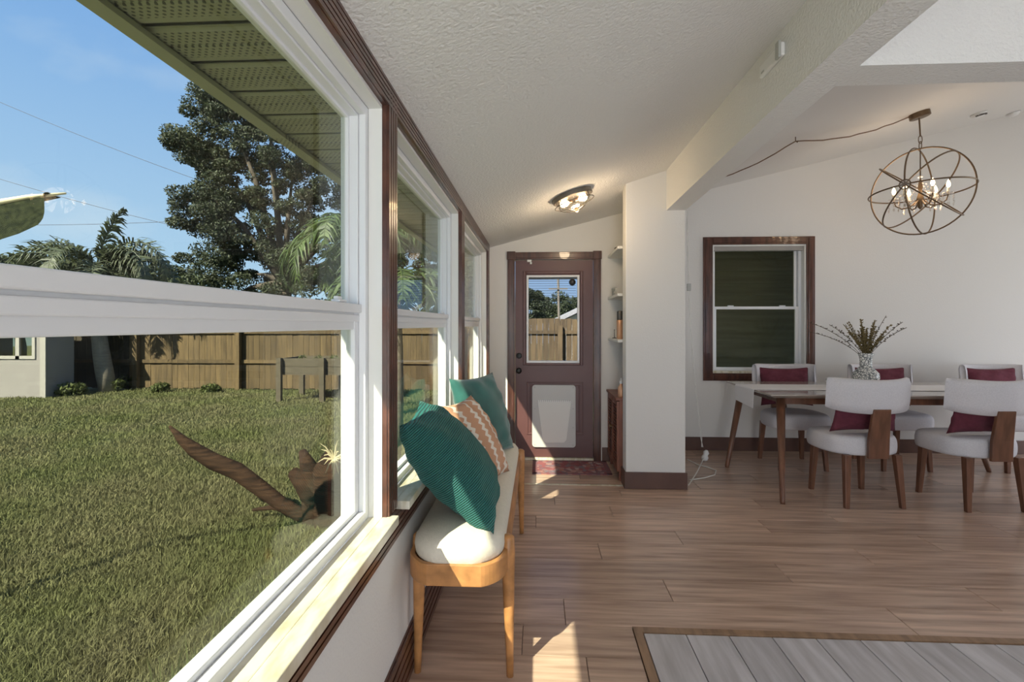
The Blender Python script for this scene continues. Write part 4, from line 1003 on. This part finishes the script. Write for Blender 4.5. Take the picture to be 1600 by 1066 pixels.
# fence
FY = gp(370, 609.5).y
fz0, fz1 = GZ + .03, 1.49
fn = thing('wooden_fence', 'long wooden picket fence with posts and rails closing off the back yard', 'fence', (-4, FY, GZ))
px_m = {}
def piece(name, me_key, dims, m, loc):
    if me_key not in px_m:
        o = MB().box((-dims[0]/2, -dims[1]/2, 0), (dims[0]/2, dims[1]/2, dims[2])).build(name, m, origin=(0, 0, 0)); px_m[me_key] = o.data; o.parent = fn
    else:
        o = bpy.data.objects.new(name, px_m[me_key]); COL.objects.link(o); o.parent = fn
    o.location = Vector(loc) - Vector(fn.location); return o
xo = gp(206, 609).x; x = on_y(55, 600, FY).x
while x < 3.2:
    shaded = x < xo - .1  # pickets left of the post have shade put into their colour
    o = piece('picket', 'po' if shaded else 'pn', (.137, .018, fz1 - fz0), 'fence_old' if shaded else 'fence_wood', (x, FY + .045 + rs.uniform(-.006, .006), fz0 + rs.uniform(-.015, .015))); x += .142
postx = [gp(212, 609).x, gp(372, 610).x]; st_ = postx[1] - postx[0]; pk = postx[0]
dpx = on_y(875, 540, FY).x
xs_ = [postx[0] + st_ * k for k in range(-1, 4)] + [dpx - 2.4, dpx, dpx + 2.4]
for x in xs_: piece('post', 'post', (.115, .115, 1.62), 'fence_wood', (x, FY - .06, GZ))
for a_, b_ in zip(sorted(xs_)[:-1], sorted(xs_)[1:]):
    for z in (on_y(300, 565, FY).z, on_y(300, 519, FY).z):
        piece('rail', 'rail%.3f' % (b_ - a_), (b_ - a_, .04, .085), 'fence_wood', ((a_ + b_)/2, FY + .012, z - .04))

# foliage helper: leaf quads gathered in clumps
def leaves(name, clumps, per, size, m, parent, flat=.6):
    c = np.array([k[:3] for k in clumps]); R = np.array([k[3] for k in clumps]); n = len(c) * per
    d_ = rng.normal(0, 1, (n, 3)); d_ /= np.linalg.norm(d_, axis=1)[:, None]; rad = rng.uniform(.25, 1, n) ** .5
    P = np.repeat(c, per, 0) + d_ * (np.repeat(R, per) * rad)[:, None] * np.array([1, 1, flat])
    a_ = rng.normal(0, 1, (n, 3)); a_ /= np.linalg.norm(a_, axis=1)[:, None]; b_ = np.cross(a_, rng.normal(0, 1, (n, 3))); b_ /= np.linalg.norm(b_, axis=1)[:, None] + 1e-9
    s = size * rng.uniform(.6, 1.3, n)[:, None]; V = np.concatenate([P - a_*s, P + b_*s*.45, P + a_*s, P - b_*s*.45]); i = np.arange(n)
    return mesh_np(name, V, np.stack([i, i+n, i+2*n, i+3*n], 1), m, parent)
def tree(name, label, base, clumps, per, size, m, trunk_r, branches, group=None):
    t = thing(name, label, 'tree', base, world=True, group=group); bpt = Vector(base); mb = MB()
    topc = Vector(np.mean([c[:3] for c in clumps], 0)); fork = bpt.lerp(topc, .55); fork.x = bpt.x * .7 + topc.x * .3
    mb.tube([bpt, bpt.lerp(fork, .5) + Vector((.1, 0, 0)), fork], [trunk_r * 1.25, trunk_r, trunk_r * .8], 10)
    for c in random.Random(3).sample(clumps, min(branches, len(clumps))):
        e_ = Vector(c[:3]); mid = fork.lerp(e_, .5) + Vector((0, 0, .08 * (e_ - fork).length)); mb.tube([fork, mid, e_], [trunk_r * .5, trunk_r * .28, trunk_r * .07], 6)
    mb.build('trunk', 'bark', t, smooth=True)
    o = leaves('foliage', clumps, per, size, m, t); o.location = -Vector(base); o['kind'] = 'stuff'
    return t
# big live oak beyond the fence: clumps placed from its outline in the photo
OY = 20.0
rs = random.Random(12); cl_ = []
outline = [(330, 172, 34), (370, 165, 40), (318, 215, 34), (375, 215, 48), (425, 190, 40), (300, 240, 22), (345, 260, 40), (410, 250, 50), (460, 240, 45), (320, 300, 36), (310, 340, 30), (365, 320, 50), (430, 310, 55), (490, 290, 50),
           (340, 370, 48), (400, 370, 55), (460, 370, 55), (520, 340, 55), (330, 420, 50), (390, 425, 55), (450, 430, 55), (510, 420, 55), (560, 400, 60), (600, 360, 60), (560, 300, 55), (610, 440, 60), (300, 460, 50), (540, 470, 60), (420, 470, 60), (660, 400, 60), (680, 460, 60), (640, 330, 50)]
for u, v, rp in outline:
    P0 = on_y(u, v, OY); s = OY / F
    for _ in range(14):
        a_ = rs.uniform(0, 2*PI); q = rs.uniform(0, 1) ** .5 * rp * s * .75; cl_.append((P0.x + q*math.cos(a_), OY + rs.uniform(-1.4, 1.6), P0.z + q*math.sin(a_), rs.uniform(.30, .62)))
tree('oak_tree', 'tall spreading evergreen oak rising beyond the wooden fence', (on_y(440, 500, OY).x, OY, GZ), cl_, 420, .062, 'oak_leaf', .34, 22)
# lower trees behind the fence towards the door and the shed
def bush_tree(label, uc, vtop, vbot, wpx, yy, m, seed, nc=34):
    rr = random.Random(seed); c0 = on_y(uc, (vtop + vbot) / 2, yy); hh = (vbot - vtop) * yy / F / 2; ww = wpx * yy / F / 2; cs = []
    for _ in range(nc):
        a_ = rr.uniform(0, 2*PI); q = rr.uniform(0, 1) ** .5; cs.append((c0.x + q*math.cos(a_)*ww*.85, yy + rr.uniform(-1.2, 1.2), c0.z + q*math.sin(a_)*hh*.85, rr.uniform(.35, .75)))
    tree('background_tree', label, (c0.x, yy, GZ), cs, 330, .075, m, .16, 6)
bush_tree('dark rounded tree behind the fence seen left in the door glass', 815, 446, 512, 90, 29, 'oak_leaf', 1)
bush_tree('dark tree behind the utility pole seen in the door glass', 868, 458, 512, 62, 34, 'far_leaf', 2)
bush_tree('dark tree beside the white roof seen in the door glass', 905, 462, 510, 60, 40, 'oak_leaf', 3)
bush_tree('light green tree low behind the palm and the fence', 225, 405, 520, 190, 16.4, 'far_leaf', 4, 60)
bush_tree('green tree behind the fence above the shed', 30, 398, 520, 200, 18, 'far_leaf', 5, 60)
bush_tree('green tree over the fence seen through the window beside the door', 745, 395, 515, 80, 15.8, 'far_leaf', 6, 40)

# palms
def frond(mb, base, az, elev, L, droop, nl=34, ll=.42, tw=.03, plume=0):
    pts = []; dirv = Vector((math.cos(az), math.sin(az), 0)); p = Vector(base); el = elev
    for k in range(13):
        pts.append(p.copy()); p = p + (dirv * math.cos(el) + Vector((0, 0, math.sin(el)))) * (L / 12); el -= droop / 12 * (1 + k / 8)
    mb.tube(pts, [.022 - .018 * k / 12 for k in range(13)], 5)
    side = dirv.cross(Vector((0, 0, 1)))
    for k in range(nl):
        t = .12 + .88 * k / nl; i = min(11, int(t * 12)); c = pts[i].lerp(pts[i+1], t * 12 - i); tang = (pts[i+1] - pts[i]).normalized(); lg = ll * (math.sin(PI * min(1, t * .85 + .14)) * .8 + .2)
        for s in ((1, -1) if not plume else (1, -1, 1, -1)):
            up_ = Vector((0, 0, rng.uniform(-.9, .15) if not plume else rng.uniform(-1.1, .9))); dl_ = (side * s * rng.uniform(.7, 1) + tang * rng.uniform(.45, .8) + up_ * .7).normalized() * lg * rng.uniform(.8, 1.1)
            wv = tang * tw * .5; mid = c + dl_ * .5 + Vector((0, 0, .02)); e_ = c + dl_ + Vector((0, 0, -lg * .22)); mb.add([c - wv, c + wv, mid + wv, mid - wv, e_], [(0, 1, 2, 3), (3, 2, 4)])
def palm(label, base, topz, lean, fr, m, tr, plume=0, tw=.03, ll=.42):
    t = thing('palm_tree', label, 'palm', base); b_ = Vector(base); tp = Vector((base[0] + lean[0], base[1] + lean[1], topz))
    pts = [b_.lerp(tp, k / 6) + Vector((lean[2] * math.sin(PI * k / 6), 0, 0)) for k in range(7)]
    MB().tube(pts, [tr * x for x in (1.2, 1.25, 1.15, 1.0, .85, .7, .55)], 12).build('trunk', 'palm_trunk', t, smooth=True)
    for az, el, L, dr_ in fr:
        mb = MB(); frond(mb, tp, az, el, L, dr_, plume=plume, tw=tw, ll=ll); mb.build('frond', m, t)
FP = on_y(166, 600, FY - .55); tpz = on_y(150, 418, FP.y).z
fr = [(PI*1.15, .75, 2.6, 1.8), (PI*.85, .6, 2.6, 1.7), (-.3, .75, 2.6, 1.8), (.3, .6, 2.6, 1.7), (PI*1.02, .95, 2.7, 1.9), (-.02, .95, 2.7, 1.9), (PI*.98, .75, 2.9, 1.7), (PI*1.1, .45, 2.3, 1.5), (PI*.9, .2, 2.1, 1.3), (.05, .75, 2.5, 1.8), (-.15, .45, 2.3, 1.5), (.2, .15, 2.1, 1.2), (PI*1.5, .8, 1.9, 1.9), (PI*.5, .9, 2.0, 1.6), (PI*1.35, .3, 1.8, 1.6), (-.9, .3, 1.8, 1.6), (.15, 1.38, 1.6, .35), (PI*1.2, -.1, 1.6, 1.0), (-.4, -.1, 1.6, 1.0)]
palm('plumed palm with pale curved trunk standing before the fence by the shed', (FP.x + .05, FP.y, GZ), tpz, (-.30, 0, -.10), fr, 'palm_leaf', .15, plume=1, tw=.045, ll=.46)
pb = (-3.05, 8.4, GZ); fr = [(k * 2*PI / 13 + .2, .55 + .35 * math.sin(k * 2.3), 1.75 + .25 * math.cos(k * 1.7), 1.75) for k in range(13)]
palm('green feather palm close to the house beyond the window posts', pb, 2.75, (.05, 0, .05), fr, 'palm_leaf_green', .11, tw=.036, ll=.46)
# second young palm nearer the second window
fr = [(k * 2*PI / 11 + .5, .7 + .25 * math.sin(k * 1.9), 1.05, 1.6) for k in range(11)]
palm('young bright green palm outside the window by the bench', (-1.72, 5.9, GZ), 1.75, (.05, 0, .03), fr, 'palm_leaf_green', .08, tw=.032, ll=.40)
# banana leaf dipping into view
bl = thing('banana_plant', 'dark banana leaf arching into view above the lawn', 'plant', (-3.6, 2.2, GZ))
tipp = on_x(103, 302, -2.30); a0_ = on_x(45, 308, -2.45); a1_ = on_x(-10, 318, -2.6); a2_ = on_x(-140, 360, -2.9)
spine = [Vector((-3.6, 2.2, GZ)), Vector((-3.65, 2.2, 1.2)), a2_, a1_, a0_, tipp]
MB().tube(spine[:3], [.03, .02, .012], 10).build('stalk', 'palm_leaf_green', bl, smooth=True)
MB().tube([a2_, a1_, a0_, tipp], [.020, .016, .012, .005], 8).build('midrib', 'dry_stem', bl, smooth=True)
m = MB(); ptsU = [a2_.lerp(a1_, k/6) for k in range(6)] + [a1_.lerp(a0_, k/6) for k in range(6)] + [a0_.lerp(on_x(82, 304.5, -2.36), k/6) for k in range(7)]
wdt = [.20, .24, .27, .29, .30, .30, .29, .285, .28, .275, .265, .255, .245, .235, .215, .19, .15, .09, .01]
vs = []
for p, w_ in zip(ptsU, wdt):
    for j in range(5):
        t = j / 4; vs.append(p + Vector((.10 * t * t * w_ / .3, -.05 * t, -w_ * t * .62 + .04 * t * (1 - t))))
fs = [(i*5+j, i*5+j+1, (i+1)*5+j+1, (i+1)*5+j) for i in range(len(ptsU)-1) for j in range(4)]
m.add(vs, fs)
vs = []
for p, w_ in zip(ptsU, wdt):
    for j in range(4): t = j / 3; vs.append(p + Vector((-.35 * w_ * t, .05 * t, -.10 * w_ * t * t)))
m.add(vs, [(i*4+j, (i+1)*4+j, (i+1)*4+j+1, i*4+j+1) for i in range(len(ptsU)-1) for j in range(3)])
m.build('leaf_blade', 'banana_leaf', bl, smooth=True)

# shed with its window
sx1 = gp(71, 622); SY = sx1.y; SXR = sx1.x
sh = thing('garden_shed', 'pale grey shed with a two-pane window at the lawn edge', 'shed', (SXR - 1.6, SY, GZ))
w0, w1 = on_y(-30, 540, SY), on_y(56, 560, SY); wz0 = on_y(10, 561, SY).z; wz1 = wz0 + .66
m = MB(); m.box((SXR - 3.4, SY, GZ), (w0.x, SY + .7, 1.72)); m.box((w1.x, SY, GZ), (SXR, SY + .7, 1.72)); m.box((w0.x, SY, GZ), (w1.x, SY + .7, wz0)); m.box((w0.x, SY, wz1), (w1.x, SY + .7, 1.72)); m.build('wall', 'shed_paint', sh)
box((SXR - .11, SY - .02, GZ), (SXR + .02, SY, 1.72)).build('corner_board', 'shed_trim', sh)
box((SXR - 3.5, SY - .12, 1.72), (SXR + .10, SY + .8, 1.79)).build('roof', 'roof_white', sh)
wf = frame_rect(MB(), w0.x, w1.x, wz0, wz1, .07, SY - .025, SY + .05); xm = on_y(28.5, 540, SY).x; wf.box((xm - .045, SY - .025, wz0), (xm + .045, SY + .05, wz1)); wfo = wf.build('window', 'shed_trim', sh)
for xa, xb in ((w0.x + .07, xm - .045), (xm + .045, w1.x - .07)):
    box((xa, SY + .015, wz0 + .07), (xb, SY + .02, wz1 - .07)).build('pane', 'dining_glass', wfo)
# raised planter
f0 = gp(438, 628); pz0, pz1 = on_y(438, 586, f0.y).z, on_y(438, 560, f0.y).z
pl = thing('raised_planter', 'weathered raised planter box on tall legs before the fence', 'planter', (f0.x + 1.0, f0.y + .4, GZ))
PXa, PXb, PYa, PYb = f0.x, f0.x + 2.0, f0.y, f0.y + .95
for k in range(2):
    za, zb = pz0 + (pz1 - pz0) * k / 2 + .003, pz0 + (pz1 - pz0) * (k + 1) / 2 - .003
    for (xa, xb, ya, yb) in ((PXa, PXb, PYa, PYa + .04), (PXa, PXb, PYb - .04, PYb), (PXa, PXa + .04, PYa + .04, PYb - .04), (PXb - .04, PXb, PYa + .04, PYb - .04)): box((xa, ya, za), (xb, yb, zb)).build('board', 'grey_timber', pl)
box((PXa + .04, PYa + .04, pz0 + .03), (PXb - .04, PYb - .04, pz1 - .06)).build('soil', 'soil', pl)
for xx in (PXa, on_y(505, 600, PYa).x, PXb):
    for yy, m_ in ((PYa - .09, 'grey_timber'), (PYb, 'grey_timber')): box((xx - .05, yy, GZ), (xx + .05, yy + .09, pz1 + .01)).build('leg', m_, pl)
for k in range(5):
    c = Vector((PXa + .3 + k * .35, PYa + .4, pz1 - .06)); o = leaves('seedling', [(0, 0, .06, .10)], 40, .03, 'weed_leaf', None); o.location = c; tag(o, 'small leafy seedling growing in the raised planter', 'plant', 'seedlings in the planter')
# weeds at the palm foot and along the fence
for (u, v, r_, h_, lb) in ((205, 607, .30, .42, 'tallest leafy weed clump by the fence post next to the palm'), (178, 612, .22, .32, 'leafy weed clump at the foot of the pale palm trunk'), (112, 618, .3, .25, 'low weed clump between shed and palm'), (250, 613, .2, .22, 'small weed clump at the first sunlit fence panel'), (330, 614, .22, .16, 'lowest weed tuft at the middle of a sunlit fence panel')):
    c = gp(u, v); o = leaves('weed_clump', [(0, 0, h_ * .45, r_)] * 2 + [(r_ * .5, 0, h_ * .7, r_ * .5)], 170, .05, 'weed_leaf', None, flat=.7); o.location = (c.x, c.y, GZ); tag(o, lb, 'plant', 'weed clumps by the fence')
# driftwood root with its long curved limb
DB = gp(497, 817); DY = DB.y
dt = thing('driftwood_root', 'brown driftwood stump with one long curved limb lying on the lawn', 'driftwood', (DB.x, DY, GZ))
limb = [on_y(505, 818, DY), on_y(470, 805, DY), on_y(440, 788, DY), on_y(400, 758, DY), on_y(370, 736, DY), on_y(335, 722, DY), on_y(305, 704, DY), on_y(285, 688, DY), on_y(265, 666, DY)]
MB().tube(limb, [.065, .060, .058, .066, .070, .068, .060, .040, .010], 10).build('limb', 'driftwood', dt, smooth=True)
MB().tube([on_y(450, 796, DY), on_y(425, 793, DY), on_y(395, 797, DY)], [.030, .022, .012], 8).build('side_branch', 'driftwood', dt, smooth=True)
m = MB()
for pts, rr in (([(500, 822), (494, 780), (486, 740), (472, 704)], [.14, .12, .09, .03]), ([(520, 822), (520, 780), (515, 735), (525, 712)], [.17, .17, .14, .10]), ([(495, 790), (475, 755), (458, 738)], [.09, .08, .05]), ([(540, 820), (545, 770), (550, 720)], [.16, .18, .15])):
    m.tube([on_y(u, v, DY + .05 * i) for i, (u, v) in enumerate(pts)], rr, 10)
m.build('stump', 'driftwood', dt, smooth=True)
m = MB(); ce = on_y(522, 717, DY - .12)
for k in range(16):
    a_ = k * 2.4; dv = Vector((math.cos(a_), -.3, math.sin(a_))) * (.08 + .04 * (k % 3)); m.tube([ce, ce + dv * .6 + Vector((0, 0, .02)), ce + dv], [.008, .006, .002], 5)
m.build('air_plant', 'dry_stem', dt)
# neighbour's house with white roof, utility pole, overhead wires
hy = 21.0; ra = on_y(867, 498, hy); rb = on_y(905, 479, hy)
nh = thing('neighbour_house', 'neighbour house with white gable roof beyond the fence', 'house', (rb.x + 2, hy, GZ))
m = MB(); ex_, ez_ = ra.x, ra.z; px_, pz_ = rb.x + 1.2, rb.z + .55
m.add([(ex_, hy, ez_), (px_, hy, pz_), (2*px_ - ex_, hy, ez_), (ex_, hy + 8, ez_), (px_, hy + 8, pz_), (2*px_ - ex_, hy + 8, ez_), (ex_, hy, ez_ - .2), (px_, hy, pz_ - .2), (2*px_ - ex_, hy, ez_ - .2), (ex_, hy + 8, ez_ - .2), (px_, hy + 8, pz_ - .2), (2*px_ - ex_, hy + 8, ez_ - .2)],
      [(0,3,4,1),(1,4,5,2),(6,7,10,9),(7,8,11,10),(0,1,7,6),(1,2,8,7),(3,9,10,4),(4,10,11,5),(0,6,9,3),(2,5,11,8)]); m.build('roof', 'roof_white', nh)
MB().add([(ex_ + .4, hy + .3, GZ), (2*px_ - ex_ - .4, hy + .3, GZ), (2*px_ - ex_ - .4, hy + 7.7, GZ), (ex_ + .4, hy + 7.7, GZ), (ex_ + .4, hy + .3, ez_ - .05), (2*px_ - ex_ - .4, hy + .3, ez_ - .05), (2*px_ - ex_ - .4, hy + 7.7, ez_ - .05), (ex_ + .4, hy + 7.7, ez_ - .05), (px_, hy + .3, pz_ - .25), (px_, hy + 7.7, pz_ - .25)],
         [(0,1,5,8,4),(2,3,7,9,6),(1,2,6,5),(3,0,4,7)]).build('wall', 'house_wall', nh)
up_ = on_y(872, 440, 19); lo_ = on_y(875, 500, 19); t_ = thing('utility_pole', 'wooden utility pole with crossarm beyond the fence', 'pole', (lo_.x, 19, GZ))
MB().tube([(lo_.x, 19, GZ), (up_.x, 19, up_.z + .2)], [.05, .042], 10).build('pole', 'pole_wood', t_); box((up_.x - .35, 18.91, up_.z - .30), (up_.x + .35, 18.96, up_.z - .25)).build('crossarm', 'pole_wood', t_)
for (p, q, yy, sag, lb) in (((-60, 134), (420, 320), 24, .2, 'thin dark overhead wire sloping steeply across the sky'), ((-60, 262), (420, 386), 24, .2, 'lower thin overhead wire sloping across the sky'), ((-60, 352), (420, 338), 25, .15, 'nearly level thin overhead wire above the palm')):
    P0, P1 = on_y(*p, yy), on_y(*q, yy); o = MB().tube([P0.lerp(P1, t) - Vector((0, 0, sag * math.sin(PI * t))) for t in np.linspace(0, 1, 12)], .011, 5).build('overhead_wire', 'wire'); tag(o, lb, 'wire')

for o in bpy.data.objects:
    if '_world' in o: del o['_world']
